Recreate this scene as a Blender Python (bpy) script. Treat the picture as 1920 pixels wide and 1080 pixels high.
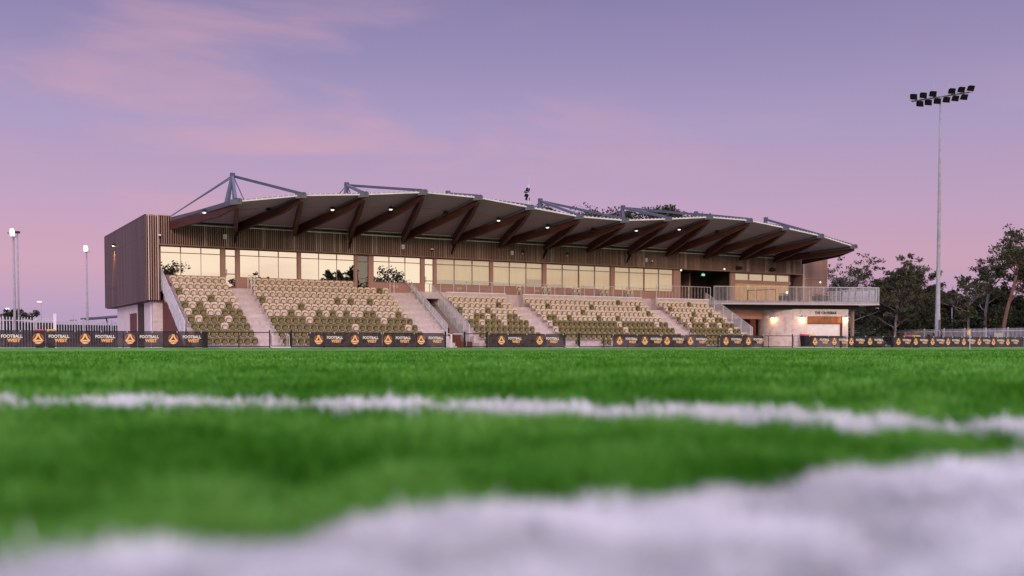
import bpy, bmesh, math, random
import numpy as np
from mathutils import Vector, Matrix

# ------------------------------------------------------------------ scene, camera, world, sun
S = bpy.context.scene
for o in list(bpy.data.objects): bpy.data.objects.remove(o)
C = S.collection
R = math.radians
F, CAMZ = 1960.0, 0.062
cd = bpy.data.cameras.new('camera'); cam = bpy.data.objects.new('camera', cd); C.objects.link(cam); S.camera = cam
cd.sensor_width = 36.0; cd.lens = 36.0 * F / 1920.0
cd.shift_y = 175.0 / 1920.0
cd.clip_start = 0.01; cd.clip_end = 3000
cd.dof.use_dof = True; cd.dof.focus_distance = 85.0; cd.dof.aperture_fstop = 5.4
cam.location = (0, 0, CAMZ)
cam.rotation_euler = (R(90 - 1.9), 0, R(-30))

S.view_settings.view_transform = 'Standard'; S.view_settings.look = 'None'
S.view_settings.exposure = 0.0; S.view_settings.gamma = 1.0
S.view_settings.use_curve_mapping = False
try: S.cycles.transparent_max_bounces = 24
except Exception: pass

W = bpy.data.worlds.new("World"); S.world = W; W.use_nodes = True
nt = W.node_tree; nt.nodes.clear()
def N(t, tree=None, **kw):
    n = (tree or nt).nodes.new(t)
    for k, v in kw.items(): setattr(n, k, v)
    return n
def L(a, b, tree=None): (tree or nt).links.new(a, b)
def math_n(op, a, b=None, tree=None, clamp=False):
    n = N('ShaderNodeMath', tree, operation=op); n.use_clamp = clamp
    for i, v in enumerate((a, b)):
        if v is None: continue
        if isinstance(v, (int, float)): n.inputs[i].default_value = v
        else: L(v, n.inputs[i], tree)
    return n.outputs[0]
def maprange(v, a, b, c=0.0, d=1.0, tree=None, smooth=True):
    n = N('ShaderNodeMapRange', tree); n.interpolation_type = 'SMOOTHSTEP' if smooth else 'LINEAR'
    L(v, n.inputs['Value'], tree)
    for k, x in zip(('From Min', 'From Max', 'To Min', 'To Max'), (a, b, c, d)): n.inputs[k].default_value = x
    return n.outputs['Result']
def ramp(v, stops, tree=None, interp='LINEAR'):
    n = N('ShaderNodeValToRGB', tree); cr = n.color_ramp; cr.interpolation = interp
    while len(cr.elements) < len(stops): cr.elements.new(0.5)
    for e, (p, c) in zip(cr.elements, stops): e.position = p; e.color = (*c, 1)
    L(v, n.inputs['Fac'], tree); return n.outputs['Color']
def mixc(f, a, b, tree=None, mode='MIX'):
    n = N('ShaderNodeMix', tree, data_type='RGBA', blend_type=mode)
    for s, v in ((0, f), (6, a), (7, b)):
        if isinstance(v, (int, float)): n.inputs[s].default_value = v
        elif isinstance(v, tuple): n.inputs[s].default_value = (*v, 1)
        else: L(v, n.inputs[s], tree)
    return n.outputs[2]
tc = N('ShaderNodeTexCoord'); D_ = tc.outputs['Generated']
sx = N('ShaderNodeSeparateXYZ'); L(D_, sx.inputs[0]); Zc = sx.outputs[2]
front = ramp(Zc, [(0.0, (.44, .34, .53)), (.03, (.50, .35, .53)), (.075, (.64, .385, .50)), (.13, (.55, .37, .54)),
                  (.20, (.42, .335, .55)), (.26, (.32, .27, .48)), (.32, (.24, .212, .41)), (.6, (.78, .80, 1.22)), (1.0, (1.15, 1.22, 1.95))])
rear = ramp(Zc, [(0.0, (1.02, .80, .56)), (.05, (1.22, 1.02, .78)), (.12, (1.20, .95, .74)), (.3, (1.45, 1.14, 1.10)), (.6, (1.25, 1.12, 1.35)), (1.0, (1.15, 1.22, 1.95))])
vd = N('ShaderNodeVectorMath', operation='DOT_PRODUCT'); L(D_, vd.inputs[0]); vd.inputs[1].default_value = (0.10, -0.99, 0)
rearf = maprange(vd.outputs['Value'], -0.15, 0.55)
# thin pink cloud streaks over the stand, on a plane of cloud high above
zc = math_n('MAXIMUM', math_n('ADD', Zc, .10), .02)
dv = N('ShaderNodeVectorMath', operation='DIVIDE'); L(D_, dv.inputs[0])
cz = N('ShaderNodeCombineXYZ')
for i in range(3): L(zc, cz.inputs[i])
L(cz.outputs[0], dv.inputs[1])
mp = N('ShaderNodeMapping'); L(dv.outputs[0], mp.inputs['Vector']); mp.inputs['Rotation'].default_value = (0, 0, R(-28)); mp.inputs['Scale'].default_value = (.75, 1.05, 1)
nz = N('ShaderNodeTexNoise'); L(mp.outputs[0], nz.inputs['Vector'])
nz.inputs['Scale'].default_value = 1.35; nz.inputs['Detail'].default_value = 7; nz.inputs['Roughness'].default_value = .52; nz.inputs['Distortion'].default_value = .35
cl = maprange(nz.outputs['Fac'], .47, .74)
va = N('ShaderNodeVectorMath', operation='DOT_PRODUCT'); L(D_, va.inputs[0]); va.inputs[1].default_value = (math.cos(R(30)), -math.sin(R(30)), 0)
side = maprange(va.outputs['Value'], .28, -.12)
band = math_n('MULTIPLY', maprange(Zc, .05, .12), maprange(Zc, .50, .24))
cf = math_n('MULTIPLY', math_n('MULTIPLY', cl, math_n('ADD', math_n('MULTIPLY', side, .75), .2)), band)
front2 = mixc(math_n('MULTIPLY', cf, .70), front, (.66, .38, .47))
# the right side of the view is a little greyer, the left a little pinker
front3 = mixc(maprange(va.outputs['Value'], -.1, .5, 0, .30), front2, mixc(.5, front2, (.30, .25, .40)))
mr = N('ShaderNodeMapping'); L(D_, mr.inputs['Vector']); mr.inputs['Scale'].default_value = (3.5, 3.5, 22)
nr_ = N('ShaderNodeTexNoise'); L(mr.outputs[0], nr_.inputs['Vector']); nr_.inputs['Scale'].default_value = 1.6; nr_.inputs['Detail'].default_value = 5
rear = mixc(maprange(nr_.outputs['Fac'], .45, .72, 0, .55), rear, (.92, .62, .50))
sky = mixc(rearf, front3, rear)
bg = N('ShaderNodeBackground'); L(sky, bg.inputs['Color']); bg.inputs['Strength'].default_value = 1.0
ow = N('ShaderNodeOutputWorld'); L(bg.outputs[0], ow.inputs['Surface'])

sl = bpy.data.lights.new('sun', 'SUN'); sl.energy = 1.05; sl.angle = R(14); sl.color = (1.0, .76, .56)
sun = bpy.data.objects.new('sun', sl); C.objects.link(sun)
sun.rotation_euler = Vector((.50, .85, -.30)).to_track_quat('-Z', 'Y').to_euler()

# ------------------------------------------------------------------ helpers
rng = random.Random(7); nr = np.random.default_rng(11)
def at(px, D):      # ground point seen in the photo's column px at depth D metres
    a = (px - 960.0) / F * D
    return (a * math.cos(R(30)) + D * math.sin(R(30)), -a * math.sin(R(30)) + D * math.cos(R(30)))

def mat(name, col, rough=.7, metal=0.0, var=.12, scale=6.0, bump=0.0, spec=.3, emit=None, stretch=None, var2=None):
    m = bpy.data.materials.new(name); m.use_nodes = True; t = m.node_tree
    b = t.nodes['Principled BSDF']; b.inputs['Roughness'].default_value = rough; b.inputs['Metallic'].default_value = metal
    b.inputs['Specular IOR Level'].default_value = spec
    co = N('ShaderNodeTexCoord', t); mpn = N('ShaderNodeMapping', t); L(co.outputs['Object'], mpn.inputs[0], t)
    if stretch: mpn.inputs['Scale'].default_value = stretch
    n = N('ShaderNodeTexNoise', t); L(mpn.outputs[0], n.inputs['Vector'], t); n.inputs['Scale'].default_value = scale; n.inputs['Detail'].default_value = 5
    lo = tuple(c * (1 - var) for c in col); hi = tuple(min(1, c * (1 + var)) for c in col)
    if var2: hi = var2
    c = ramp(n.outputs['Fac'], [(.3, lo), (.7, hi)], t)
    L(c, b.inputs['Base Color'], t)
    if bump:
        bn = N('ShaderNodeBump', t); bn.inputs['Strength'].default_value = bump; bn.inputs['Distance'].default_value = .02
        L(n.outputs['Fac'], bn.inputs['Height'], t); L(bn.outputs[0], b.inputs['Normal'], t)
    if emit:
        b.inputs['Emission Color'].default_value = (*emit[0], 1); b.inputs['Emission Strength'].default_value = emit[1]
    return m

class MB:
    def __init__(s): s.v = []; s.f = []; s.mi = []; s.cur = 0
    def poly(s, pts, faces):
        b = len(s.v); s.v += [tuple(p) for p in pts]
        for f in faces: s.f.append([b + i for i in f]); s.mi.append(s.cur)
        return s
    def box(s, a, b):
        (x0, y0, z0), (x1, y1, z1) = a, b
        x0, x1 = min(x0, x1), max(x0, x1); y0, y1 = min(y0, y1), max(y0, y1); z0, z1 = min(z0, z1), max(z0, z1)
        return s.poly([(x0,y0,z0),(x1,y0,z0),(x1,y1,z0),(x0,y1,z0),(x0,y0,z1),(x1,y0,z1),(x1,y1,z1),(x0,y1,z1)],
               [(3,2,1,0),(4,5,6,7),(0,1,5,4),(1,2,6,5),(2,3,7,6),(3,0,4,7)])
    def bar(s, p, q, w, h=None, up=(0,0,1), w2=None, h2=None):     # rectangular bar p->q
        p, q = Vector(p), Vector(q); d = (q - p).normalized(); u = Vector(up)
        if abs(d.dot(u)) > .99: u = Vector((0, 1, 0))
        r = d.cross(u).normalized(); t = r.cross(d); h = h or w; w2 = w2 or w; h2 = h2 or h
        pts = [p + r*sx_*w/2 + t*sy_*h/2 for sx_, sy_ in ((-1,-1),(1,-1),(1,1),(-1,1))] + [q + r*sx_*w2/2 + t*sy_*h2/2 for sx_, sy_ in ((-1,-1),(1,-1),(1,1),(-1,1))]
        return s.poly(pts, [(0,1,2,3),(7,6,5,4),(0,4,5,1),(1,5,6,2),(2,6,7,3),(3,7,4,0)])
    def tube(s, pts, rad, n=8):
        pts = [Vector(p) for p in pts]; rads = rad if isinstance(rad, (list, tuple)) else [rad]*len(pts)
        b = len(s.v)
        for i, p in enumerate(pts):
            d = (pts[min(i+1, len(pts)-1)] - pts[max(i-1, 0)]).normalized()
            u = Vector((0,0,1)) if abs(d.z) < .95 else Vector((1,0,0))
            r = d.cross(u).normalized(); t = r.cross(d)
            for k in range(n):
                a = 2*math.pi*k/n; s.v.append(tuple(p + (r*math.cos(a) + t*math.sin(a))*rads[i]))
        for i in range(len(pts)-1):
            for k in range(n):
                s.f.append([b+i*n+k, b+i*n+(k+1)%n, b+(i+1)*n+(k+1)%n, b+(i+1)*n+k]); s.mi.append(s.cur)
        s.f.append([b+k for k in range(n)][::-1]); s.mi.append(s.cur)
        s.f.append([b+(len(pts)-1)*n+k for k in range(n)]); s.mi.append(s.cur)
        return s
    def prism(s, poly2, z0, z1):         # extrude xy polygon
        n = len(poly2); b = [(x, y, z0) for x, y in poly2] + [(x, y, z1) for x, y in poly2]
        return s.poly(b, [tuple(range(n))[::-1], tuple(range(n, 2*n))] + [(i, (i+1)%n, n+(i+1)%n, n+i) for i in range(n)])
    def xprism(s, yz, x0, x1):           # extrude yz polygon along x
        n = len(yz); b = [(x0, y, z) for y, z in yz] + [(x1, y, z) for y, z in yz]
        return s.poly(b, [tuple(range(n)), tuple(range(n, 2*n))[::-1]] + [(i, n+i, n+(i+1)%n, (i+1)%n) for i in range(n)])
    def build(s, name, m, parent=None, smooth=False, loc=None):
        me = bpy.data.meshes.new(name); me.from_pydata(s.v, [], s.f)
        ms = m if isinstance(m, (list, tuple)) else [m]
        for x in ms: me.materials.append(x)
        if len(ms) > 1: me.polygons.foreach_set('material_index', s.mi)
        if smooth: me.polygons.foreach_set('use_smooth', [True]*len(me.polygons))
        me.update()
        bm = bmesh.new(); bm.from_mesh(me); bmesh.ops.recalc_face_normals(bm, faces=bm.faces); bm.to_mesh(me); bm.free()
        o = bpy.data.objects.new(name, me); C.objects.link(o)
        if parent: o.parent = parent
        if loc: o.location = loc
        return o
def tag(o, label=None, cat=None, group=None, kind=None):
    for k, v in (('label', label), ('category', cat), ('group', group), ('kind', kind)):
        if v: o[k] = v
    return o
def empty(name, loc=(0,0,0), rz=0, label=None, cat=None, group=None):
    o = bpy.data.objects.new(name, None); C.objects.link(o); o.location = loc; o.rotation_euler = (0,0,rz); o.empty_display_size = .2
    return tag(o, label, cat, group)
def copy_tree(o, parent=None):
    c = o.copy(); C.objects.link(c)
    if parent: c.parent = parent
    for ch in list(o.children): copy_tree(ch, c)
    return c

# ------------------------------------------------------------------ materials
M_conc = mat('pale_concrete', (.60,.50,.52), .85, scale=3, var=.14, bump=.2)
M_conc_riser = mat('riser_concrete', (.55,.46,.47), .85, scale=5, var=.12)
M_steel = mat('grey_steel', (.10,.105,.15), .5, .2, scale=2)
M_galv = mat('galvanised', (.62,.60,.66), .5, .12, scale=3, var=.18)
M_white = mat('white_paint', (.84,.81,.84), .5, scale=3, var=.06)
M_mast = mat('weathered_galvanised', (.36,.34,.40), .5, .1, scale=3, var=.15)
M_lampblk = mat('matt_black', (.008,.008,.010), .95, spec=.05)
M_black = mat('black_paint', (.012,.011,.014), .45, scale=5)
M_frame = mat('copper_brown_frame', (.30,.16,.14), .5, .2, scale=1.5, var=.1)
M_panel = mat('copper_brown_panel', (.42,.24,.21), .6, scale=.8, var=.08)
M_backing = mat('dark_backing', (.030,.016,.014), .9)
M_timber = mat('stained_timber_beam', (.062,.016,.010), .55, scale=1.2, var=.35, stretch=(1,1,6), spec=.4)
M_browntimber = mat('brown_timber_wall', (.12,.035,.025), .7, scale=1.5, stretch=(4,4,.4), var=.3)
M_soffit = mat('soffit_sheet', (.28,.195,.22), .55, scale=.6, var=.06, spec=.4)
M_roofedge = mat('white_roof_edge', (.72,.70,.74), .4, .2, scale=2)
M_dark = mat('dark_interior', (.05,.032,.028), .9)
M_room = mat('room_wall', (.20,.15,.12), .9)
M_yellow = mat('cream_blind', (.84,.71,.50), .8, scale=.9, var=.10, stretch=(3,1,.25))
M_yellow2 = mat('ochre_panel', (.72,.46,.22), .8, scale=.7, var=.08)
M_beige = mat('beige_plastic', (.72,.58,.45), .5, scale=1.3, var=.10)
M_olive = mat('olive_plastic', (.17,.135,.04), .5, scale=1.3, var=.18)
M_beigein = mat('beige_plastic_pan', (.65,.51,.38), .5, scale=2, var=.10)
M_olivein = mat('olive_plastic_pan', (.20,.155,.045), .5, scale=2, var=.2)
M_glow = mat('lamp_glow', (.9,.9,.9), emit=((1,.96,.92), 1.6))
M_down = mat('downlight_glow', (.8,.8,.8), emit=((1,.95,.88), 1.1))
M_glowwarm = mat('warm_lamp_glow', (.9,.8,.6), emit=((1,.72,.36), 16.0))
M_red = mat('red_plastic', (.62,.05,.09), .5); M_yel = mat('yellow_plastic', (.75,.50,.06), .5)
M_orange = mat('orange_print', (.85,.42,.17), .6, scale=4, var=.08)
M_print = mat('white_print', (.82,.80,.82), .6)
M_leaf = mat('gum_leaves', (.038,.046,.022), .7, scale=.55, var=.35, var2=(.085,.085,.038))
M_leafd = mat('dark_leaves', (.022,.032,.016), .75, scale=.5, var=.35, var2=(.050,.060,.026))
M_leafo = mat('olive_leaves', (.06,.052,.018), .75, scale=.5, var=.3, var2=(.11,.09,.03))
M_bark = mat('grey_bark', (.24,.19,.20), .85, scale=2, var=.4, stretch=(1,1,.3))
M_barkr = mat('red_bark', (.19,.10,.085), .85, scale=2, var=.35, stretch=(1,1,.3))
M_stain = mat('ochre_post', (.30,.22,.18), .8)
M_asph = mat('dark_ground', (.07,.065,.06), .95, scale=.3, var=.3)
M_green = mat('green_sign', (.2,.7,.45), emit=((.35,.9,.6), .9))
M_paper = mat('grey_cabinet_paint', (.36,.36,.34), .6)
M_dirtpl = mat('black_plastic', (.018,.018,.02), .4)

def batten_mat():
    m = bpy.data.materials.new('timber_look_batten'); m.use_nodes = True; t = m.node_tree; b = t.nodes['Principled BSDF']
    co = N('ShaderNodeTexCoord', t); sp = N('ShaderNodeSeparateXYZ', t); L(co.outputs['Object'], sp.inputs[0], t)
    w = N('ShaderNodeTexWhiteNoise', t); w.noise_dimensions = '1D'
    q = math_n('FLOOR', math_n('DIVIDE', math_n('ADD', math_n('ADD', sp.outputs[0], sp.outputs[1], t), .02, t), .16, t), None, t); L(q, w.inputs['W'], t)
    c = ramp(w.outputs['Value'], [(0, (.26,.145,.12)), (.6, (.34,.20,.17)), (.9, (.42,.27,.235)), (.96, (.70,.52,.47))], t)
    L(c, b.inputs['Base Color'], t); b.inputs['Roughness'].default_value = .55; return m
M_batten = batten_mat()
def side_mat():
    m = bpy.data.materials.new('bronze_screen'); m.use_nodes = True; t = m.node_tree; b = t.nodes['Principled BSDF']
    co = N('ShaderNodeTexCoord', t); mpn = N('ShaderNodeMapping', t); L(co.outputs['Object'], mpn.inputs[0], t); mpn.inputs['Scale'].default_value = (1, 1, .06)
    n = N('ShaderNodeTexNoise', t); L(mpn.outputs[0], n.inputs['Vector'], t); n.inputs['Scale'].default_value = 1.6; n.inputs['Detail'].default_value = 6
    c = ramp(n.outputs['Fac'], [(.3, (.050,.031,.032)), (.5, (.080,.050,.050)), (.75, (.14,.094,.088))], t)
    L(c, b.inputs['Base Color'], t); b.inputs['Roughness'].default_value = .45; b.inputs['Metallic'].default_value = .25; return m
M_screen = side_mat()
def brick_mat(name, c1, c2, mo):
    m = bpy.data.materials.new(name); m.use_nodes = True; t = m.node_tree; b = t.nodes['Principled BSDF']
    co = N('ShaderNodeUVMap', t) if False else N('ShaderNodeTexCoord', t)
    sp = N('ShaderNodeSeparateXYZ', t); L(co.outputs['Object'], sp.inputs[0], t)
    cb = N('ShaderNodeCombineXYZ', t); L(math_n('ADD', sp.outputs[0], math_n('MULTIPLY', sp.outputs[1], -.9, t), t), cb.inputs[0], t); L(sp.outputs[2], cb.inputs[1], t)
    br = N('ShaderNodeTexBrick', t); L(cb.outputs[0], br.inputs['Vector'], t); br.inputs['Scale'].default_value = 1.0
    br.inputs['Brick Width'].default_value = .42; br.inputs['Row Height'].default_value = .13; br.inputs['Mortar Size'].default_value = .008; br.inputs['Bias'].default_value = -.25
    for k, c in (('Color1', c1), ('Color2', c2), ('Mortar', mo)): br.inputs[k].default_value = (*c, 1)
    n = N('ShaderNodeTexNoise', t); L(cb.outputs[0], n.inputs['Vector'], t); n.inputs['Scale'].default_value = 2.2; n.inputs['Detail'].default_value = 6
    c = mixc(maprange(n.outputs['Fac'], .45, .72, 0, .35, t), br.outputs['Color'], (.30,.19,.17), t)
    L(c, b.inputs['Base Color'], t); b.inputs['Roughness'].default_value = .85
    bn = N('ShaderNodeBump', t); bn.inputs['Strength'].default_value = .5; bn.inputs['Distance'].default_value = .02; L(br.outputs['Fac'], bn.inputs['Height'], t); bn.invert = True
    L(bn.outputs[0], b.inputs['Normal'], t); return m
M_brick = brick_mat('washed_brick', (.78,.68,.70), (.70,.59,.60), (.74,.65,.66))
def glass_mat(name, gloss, tint, through):
    m = bpy.data.materials.new(name); m.use_nodes = True; t = m.node_tree; t.nodes.clear()
    g = N('ShaderNodeBsdfGlossy', t); g.inputs['Roughness'].default_value = .004; g.inputs['Color'].default_value = (*tint, 1)
    tr = N('ShaderNodeBsdfTransparent', t); tr.inputs['Color'].default_value = (*through, 1)
    co = N('ShaderNodeTexCoord', t); n = N('ShaderNodeTexNoise', t); L(co.outputs['Object'], n.inputs['Vector'], t); n.inputs['Scale'].default_value = .5
    bn = N('ShaderNodeBump', t); bn.inputs['Strength'].default_value = .02; bn.inputs['Distance'].default_value = .02; L(n.outputs['Fac'], bn.inputs['Height'], t); L(bn.outputs[0], g.inputs['Normal'], t)
    mx = N('ShaderNodeMixShader', t); mx.inputs[0].default_value = gloss; L(tr.outputs[0], mx.inputs[1], t); L(g.outputs[0], mx.inputs[2], t)
    o = N('ShaderNodeOutputMaterial', t); L(mx.outputs[0], o.inputs[0], t); return m
M_glass = glass_mat('mirror_tint_glass', .86, (.93,.90,.86), (.5,.5,.5))
M_glassb = glass_mat('clear_tint_glass', .42, (.92,.88,.80), (.85,.8,.7))
M_glassd = glass_mat('dark_glass', .22, (.8,.8,.8), (.3,.3,.3))
def banner_mat():
    m = bpy.data.materials.new('mesh_banner_cloth'); m.use_nodes = True; t = m.node_tree; b = t.nodes['Principled BSDF']
    co = N('ShaderNodeTexCoord', t); n = N('ShaderNodeTexNoise', t); L(co.outputs['Object'], n.inputs['Vector'], t); n.inputs['Scale'].default_value = 1.1; n.inputs['Detail'].default_value = 4; n.inputs['Distortion'].default_value = 1.6
    c = ramp(n.outputs['Fac'], [(.3, (.022,.015,.022)), (.7, (.065,.046,.060))], t); L(c, b.inputs['Base Color'], t); b.inputs['Roughness'].default_value = .6; b.inputs['Specular IOR Level'].default_value = .2
    bn = N('ShaderNodeBump', t); bn.inputs['Strength'].default_value = .9; bn.inputs['Distance'].default_value = .12; L(n.outputs['Fac'], bn.inputs['Height'], t); L(bn.outputs[0], b.inputs['Normal'], t)
    tr = N('ShaderNodeBsdfTransparent', t); mx = N('ShaderNodeMixShader', t); mx.inputs[0].default_value = .13
    o = t.nodes['Material Output']; L(b.outputs[0], mx.inputs[1], t); L(tr.outputs[0], mx.inputs[2], t); L(mx.outputs[0], o.inputs[0], t); return m
M_banner = banner_mat()
M_cloth = mat('shade_cloth', (.020,.022,.018), .9, scale=2, var=.3)

# ------------------------------------------------------------------ setting: turf, ground, markings
def sstep(a, b, x):
    t = np.clip((x - a) / (b - a), 0, 1); return t*t*(3 - 2*t)
def turf_z(x, y):
    y = np.asarray(y, float)
    return -.15*sstep(4, 56, y) + .15*sstep(62.6, 66.0, y)
def turf_mat():
    m = bpy.data.materials.new('synthetic_turf'); m.use_nodes = True; t = m.node_tree; b = t.nodes['Principled BSDF']
    co = N('ShaderNodeTexCoord', t)
    n = N('ShaderNodeTexNoise', t); L(co.outputs['Object'], n.inputs['Vector'], t); n.inputs['Scale'].default_value = 9; n.inputs['Detail'].default_value = 8; n.inputs['Roughness'].default_value = .7
    n2 = N('ShaderNodeTexNoise', t); L(co.outputs['Object'], n2.inputs['Vector'], t); n2.inputs['Scale'].default_value = .35; n2.inputs['Detail'].default_value = 3
    f = math_n('ADD', math_n('MULTIPLY', n.outputs['Fac'], .7, t), math_n('MULTIPLY', n2.outputs['Fac'], .3, t), t)
    c = ramp(f, [(.40, (.050,.15,.018)), (.52, (.14,.27,.075)), (.62, (.23,.36,.13))], t)
    L(c, b.inputs['Base Color'], t); b.inputs['Roughness'].default_value = .9; b.inputs['Specular IOR Level'].default_value = .0
    return m
M_turf = turf_mat()
def grid_sheet(name, xs, ys, zf, m):
    V = [(x, y, float(zf(x, y))) for y in ys for x in xs]; nx = len(xs)
    Fc = [(j*nx+i, j*nx+i+1, (j+1)*nx+i+1, (j+1)*nx+i) for j in range(len(ys)-1) for i in range(nx-1)]
    return MB().poly(V, Fc).build(name, m, smooth=True)
ys = list(np.linspace(-60, 0, 7)) + list(np.linspace(2, 66.0, 65)) + [66.6]
tag(grid_sheet('pitch', [-60, -20, 0, 20, 40, 60, 80, 100, 104], ys, turf_z, M_turf), kind='structure')
g = MB(); g.poly([(-1500,-1500,-.34),(1500,-1500,-.34),(1500,1800,-.34),(-1500,1800,-.34)], [(0,1,2,3)])
tag(g.build('ground', M_asph), kind='structure')
ap = MB().box((-60, 66.6, -.30), (104, 67.6, -.02)); tag(ap.build('kerb', M_conc), kind='structure')
ap = MB().box((-60, 67.6, -.33), (104, 120, -.30)); tag(ap.build('path', M_conc), kind='structure')

# near turf blades: fibres standing above the infill, thick close by and in clumps farther off
AC = (-.315, .24); AR = .918; LW = .122
def in_arc(x, y, w=LW/2, nz_=0):
    r = np.hypot(x-AC[0], y-AC[1]); return (np.abs(r - AR + nz_) < w) & (x > AC[0]-.05) & (y > .24)
def in_touch(x, y, nz_=0): return (np.abs(y - .184 - .085*x + nz_) < .082) | ((np.abs(x + .22) < .055) & (y > .15))
def in_far(x, y): return np.abs(y - 61.6) < .06
def blade_mat(name, cols):
    m = bpy.data.materials.new(name); m.use_nodes = True; t = m.node_tree; b = t.nodes['Principled BSDF']
    a = N('ShaderNodeAttribute', t); a.attribute_name = 'tint'
    c = ramp(a.outputs['Fac'], cols, t); L(c, b.inputs['Base Color'], t); b.inputs['Roughness'].default_value = .6; b.inputs['Specular IOR Level'].default_value = .10
    tl = N('ShaderNodeBsdfTranslucent', t); L(c, tl.inputs['Color'], t)
    mx = N('ShaderNodeMixShader', t); mx.inputs[0].default_value = .3; L(b.outputs[0], mx.inputs[1], t); L(tl.outputs[0], mx.inputs[2], t)
    L(mx.outputs[0], t.nodes['Material Output'].inputs[0], t); return m
M_blade = blade_mat('turf_fibre_green', [(0, (.014,.080,.005)), (.3, (.048,.205,.010)), (.6, (.130,.36,.050)), (.9, (.27,.50,.13)), (1, (.34,.44,.14))])
M_bladew = blade_mat('turf_fibre_white', [(0, (.38,.40,.42)), (.45, (.64,.64,.67)), (1, (.90,.90,.93))])
def blades(name, x, y, h, w, m, tint):
    n = len(x); z = turf_z(x, y); a = nr.uniform(0, 2*np.pi, n); ca, sa = np.cos(a), np.sin(a)
    b = nr.uniform(0, 2*np.pi, n); ln = nr.uniform(.15, .75, n)*h; bx, by = np.cos(b)*ln, np.sin(b)*ln
    V = np.zeros((n, 5, 3))
    V[:,0] = np.stack([x-ca*w/2, y-sa*w/2, z-.001], 1); V[:,1] = np.stack([x+ca*w/2, y+sa*w/2, z-.001], 1)
    V[:,2] = np.stack([x+ca*w*.42+bx*.35, y+sa*w*.42+by*.35, z+h*.6], 1); V[:,3] = np.stack([x-ca*w*.42+bx*.35, y-sa*w*.42+by*.35, z+h*.6], 1)
    V[:,4] = np.stack([x+bx, y+by, z+h*.97], 1)
    me = bpy.data.meshes.new(name); me.vertices.add(n*5); me.vertices.foreach_set('co', V.astype(np.float32).ravel())
    base = (np.arange(n)*5)[:,None]; li = np.concatenate([base+np.array([[0,1,2,3]]), base+np.array([[3,2,4]])], 1).ravel()
    me.loops.add(n*7); me.loops.foreach_set('vertex_index', li.astype(np.int32))
    me.polygons.add(n*2); st = np.stack([np.arange(n)*7, np.arange(n)*7+4], 1).ravel(); me.polygons.foreach_set('loop_start', st.astype(np.int32))
    at_ = me.attributes.new('tint', 'FLOAT', 'POINT'); at_.data.foreach_set('value', np.repeat(tint, 5).astype(np.float32))
    me.materials.append(m); me.update(calc_edges=True); me.validate()
    o = bpy.data.objects.new(name, me); C.objects.link(o); return o
nB = 430000
r_ = np.exp(nr.uniform(np.log(.07), np.log(45), nB)); th = nr.uniform(R(90-72), R(90+14), nB)
bx_, by_ = r_*np.cos(th), r_*np.sin(th)
# extra ones just around the camera for a side step
ex = nr.uniform(-.9, 1.3, 60000); ey = nr.uniform(-.4, .40, 60000)
k = (np.hypot(ex, ey) > .07); bx_ = np.concatenate([bx_, ex[k]]); by_ = np.concatenate([by_, ey[k]])
k = by_ < 63; bx_, by_ = bx_[k], by_[k]
dd = np.hypot(bx_, by_)
def vnoise(x, y, s, seed):
    g = np.random.default_rng(seed).random((256, 256)); u = x/s; v = y/s; i = np.floor(u).astype(int); j = np.floor(v).astype(int); f = u-i; q = v-j; f = f*f*(3-2*f); q = q*q*(3-2*q)
    a = g[i%256, j%256]; b = g[(i+1)%256, j%256]; c = g[i%256, (j+1)%256]; d = g[(i+1)%256, (j+1)%256]
    return (a*(1-f)+b*f)*(1-q) + (c*(1-f)+d*f)*q
tuft = .6*vnoise(bx_, by_, .016, 1) + .4*vnoise(bx_, by_, .045, 2)
patch = .35*vnoise(bx_, by_, .05, 3) + .40*vnoise(bx_, by_, .15, 4) + .25*vnoise(bx_, by_, .7, 5)
patch = np.clip((patch-.5)*2.4+.5, 0, 1); tuft = np.clip((tuft-.5)*1.9+.5, 0, 1)
wob = .007*(vnoise(bx_, by_, .03, 8)-.5) + .006*np.sin(bx_*37+by_*21) + .005*np.sin(bx_*91-by_*63) + nr.normal(0, .0035, len(bx_))
wt = in_touch(bx_, by_, wob); wa = in_arc(bx_, by_, LW/2, wob) & ~wt
h_ = (.006 + .012*tuft + .004*nr.random(len(bx_))) * np.where(nr.random(len(bx_)) < .006, 1.35, 1.0)
w_ = np.clip(.0016*dd**.75, .0014, .02)
tint = np.clip(nr.beta(2, 3, len(bx_))*.55 + .43*patch + .10*(tuft-.5), 0, 1)
gapw = wa & (nr.random(len(bx_)) < np.clip((vnoise(bx_, by_, .022, 9)-.75)*3, 0, .6)); wt &= ~gapw; wa &= ~gapw
tintw = np.clip(.15*nr.random(len(bx_)) + .85*tuft*(.4+.6*vnoise(bx_, by_, .03, 12)) + .25, 0, 1)
gm = ~wt & ~wa & ~(in_far(bx_, by_))
tag(blades('grass', bx_[gm], by_[gm], h_[gm], w_[gm], M_blade, tint[gm]), kind='stuff')
tag(blades('touchline_marking', bx_[wt], by_[wt], (.0055 + .62*h_[wt]), w_[wt]*1.5, M_bladew, tintw[wt]), kind='structure')
tag(blades('corner_arc_marking', bx_[wa], by_[wa], h_[wa]*.98, w_[wa]*1.5, M_bladew, tintw[wa]), kind='structure')
ln = MB()
for i in range(50):
    x0, x1 = -58+i*3.2, -58+(i+1)*3.2; ln.poly([(x0,61.5,float(turf_z(0,61.5))+.006),(x1,61.5,float(turf_z(0,61.5))+.006),(x1,61.68,float(turf_z(0,61.68))+.006),(x0,61.68,float(turf_z(0,61.68))+.006)], [(0,1,2,3)])
tag(ln.build('far_touchline_marking', M_white), kind='structure')

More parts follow.
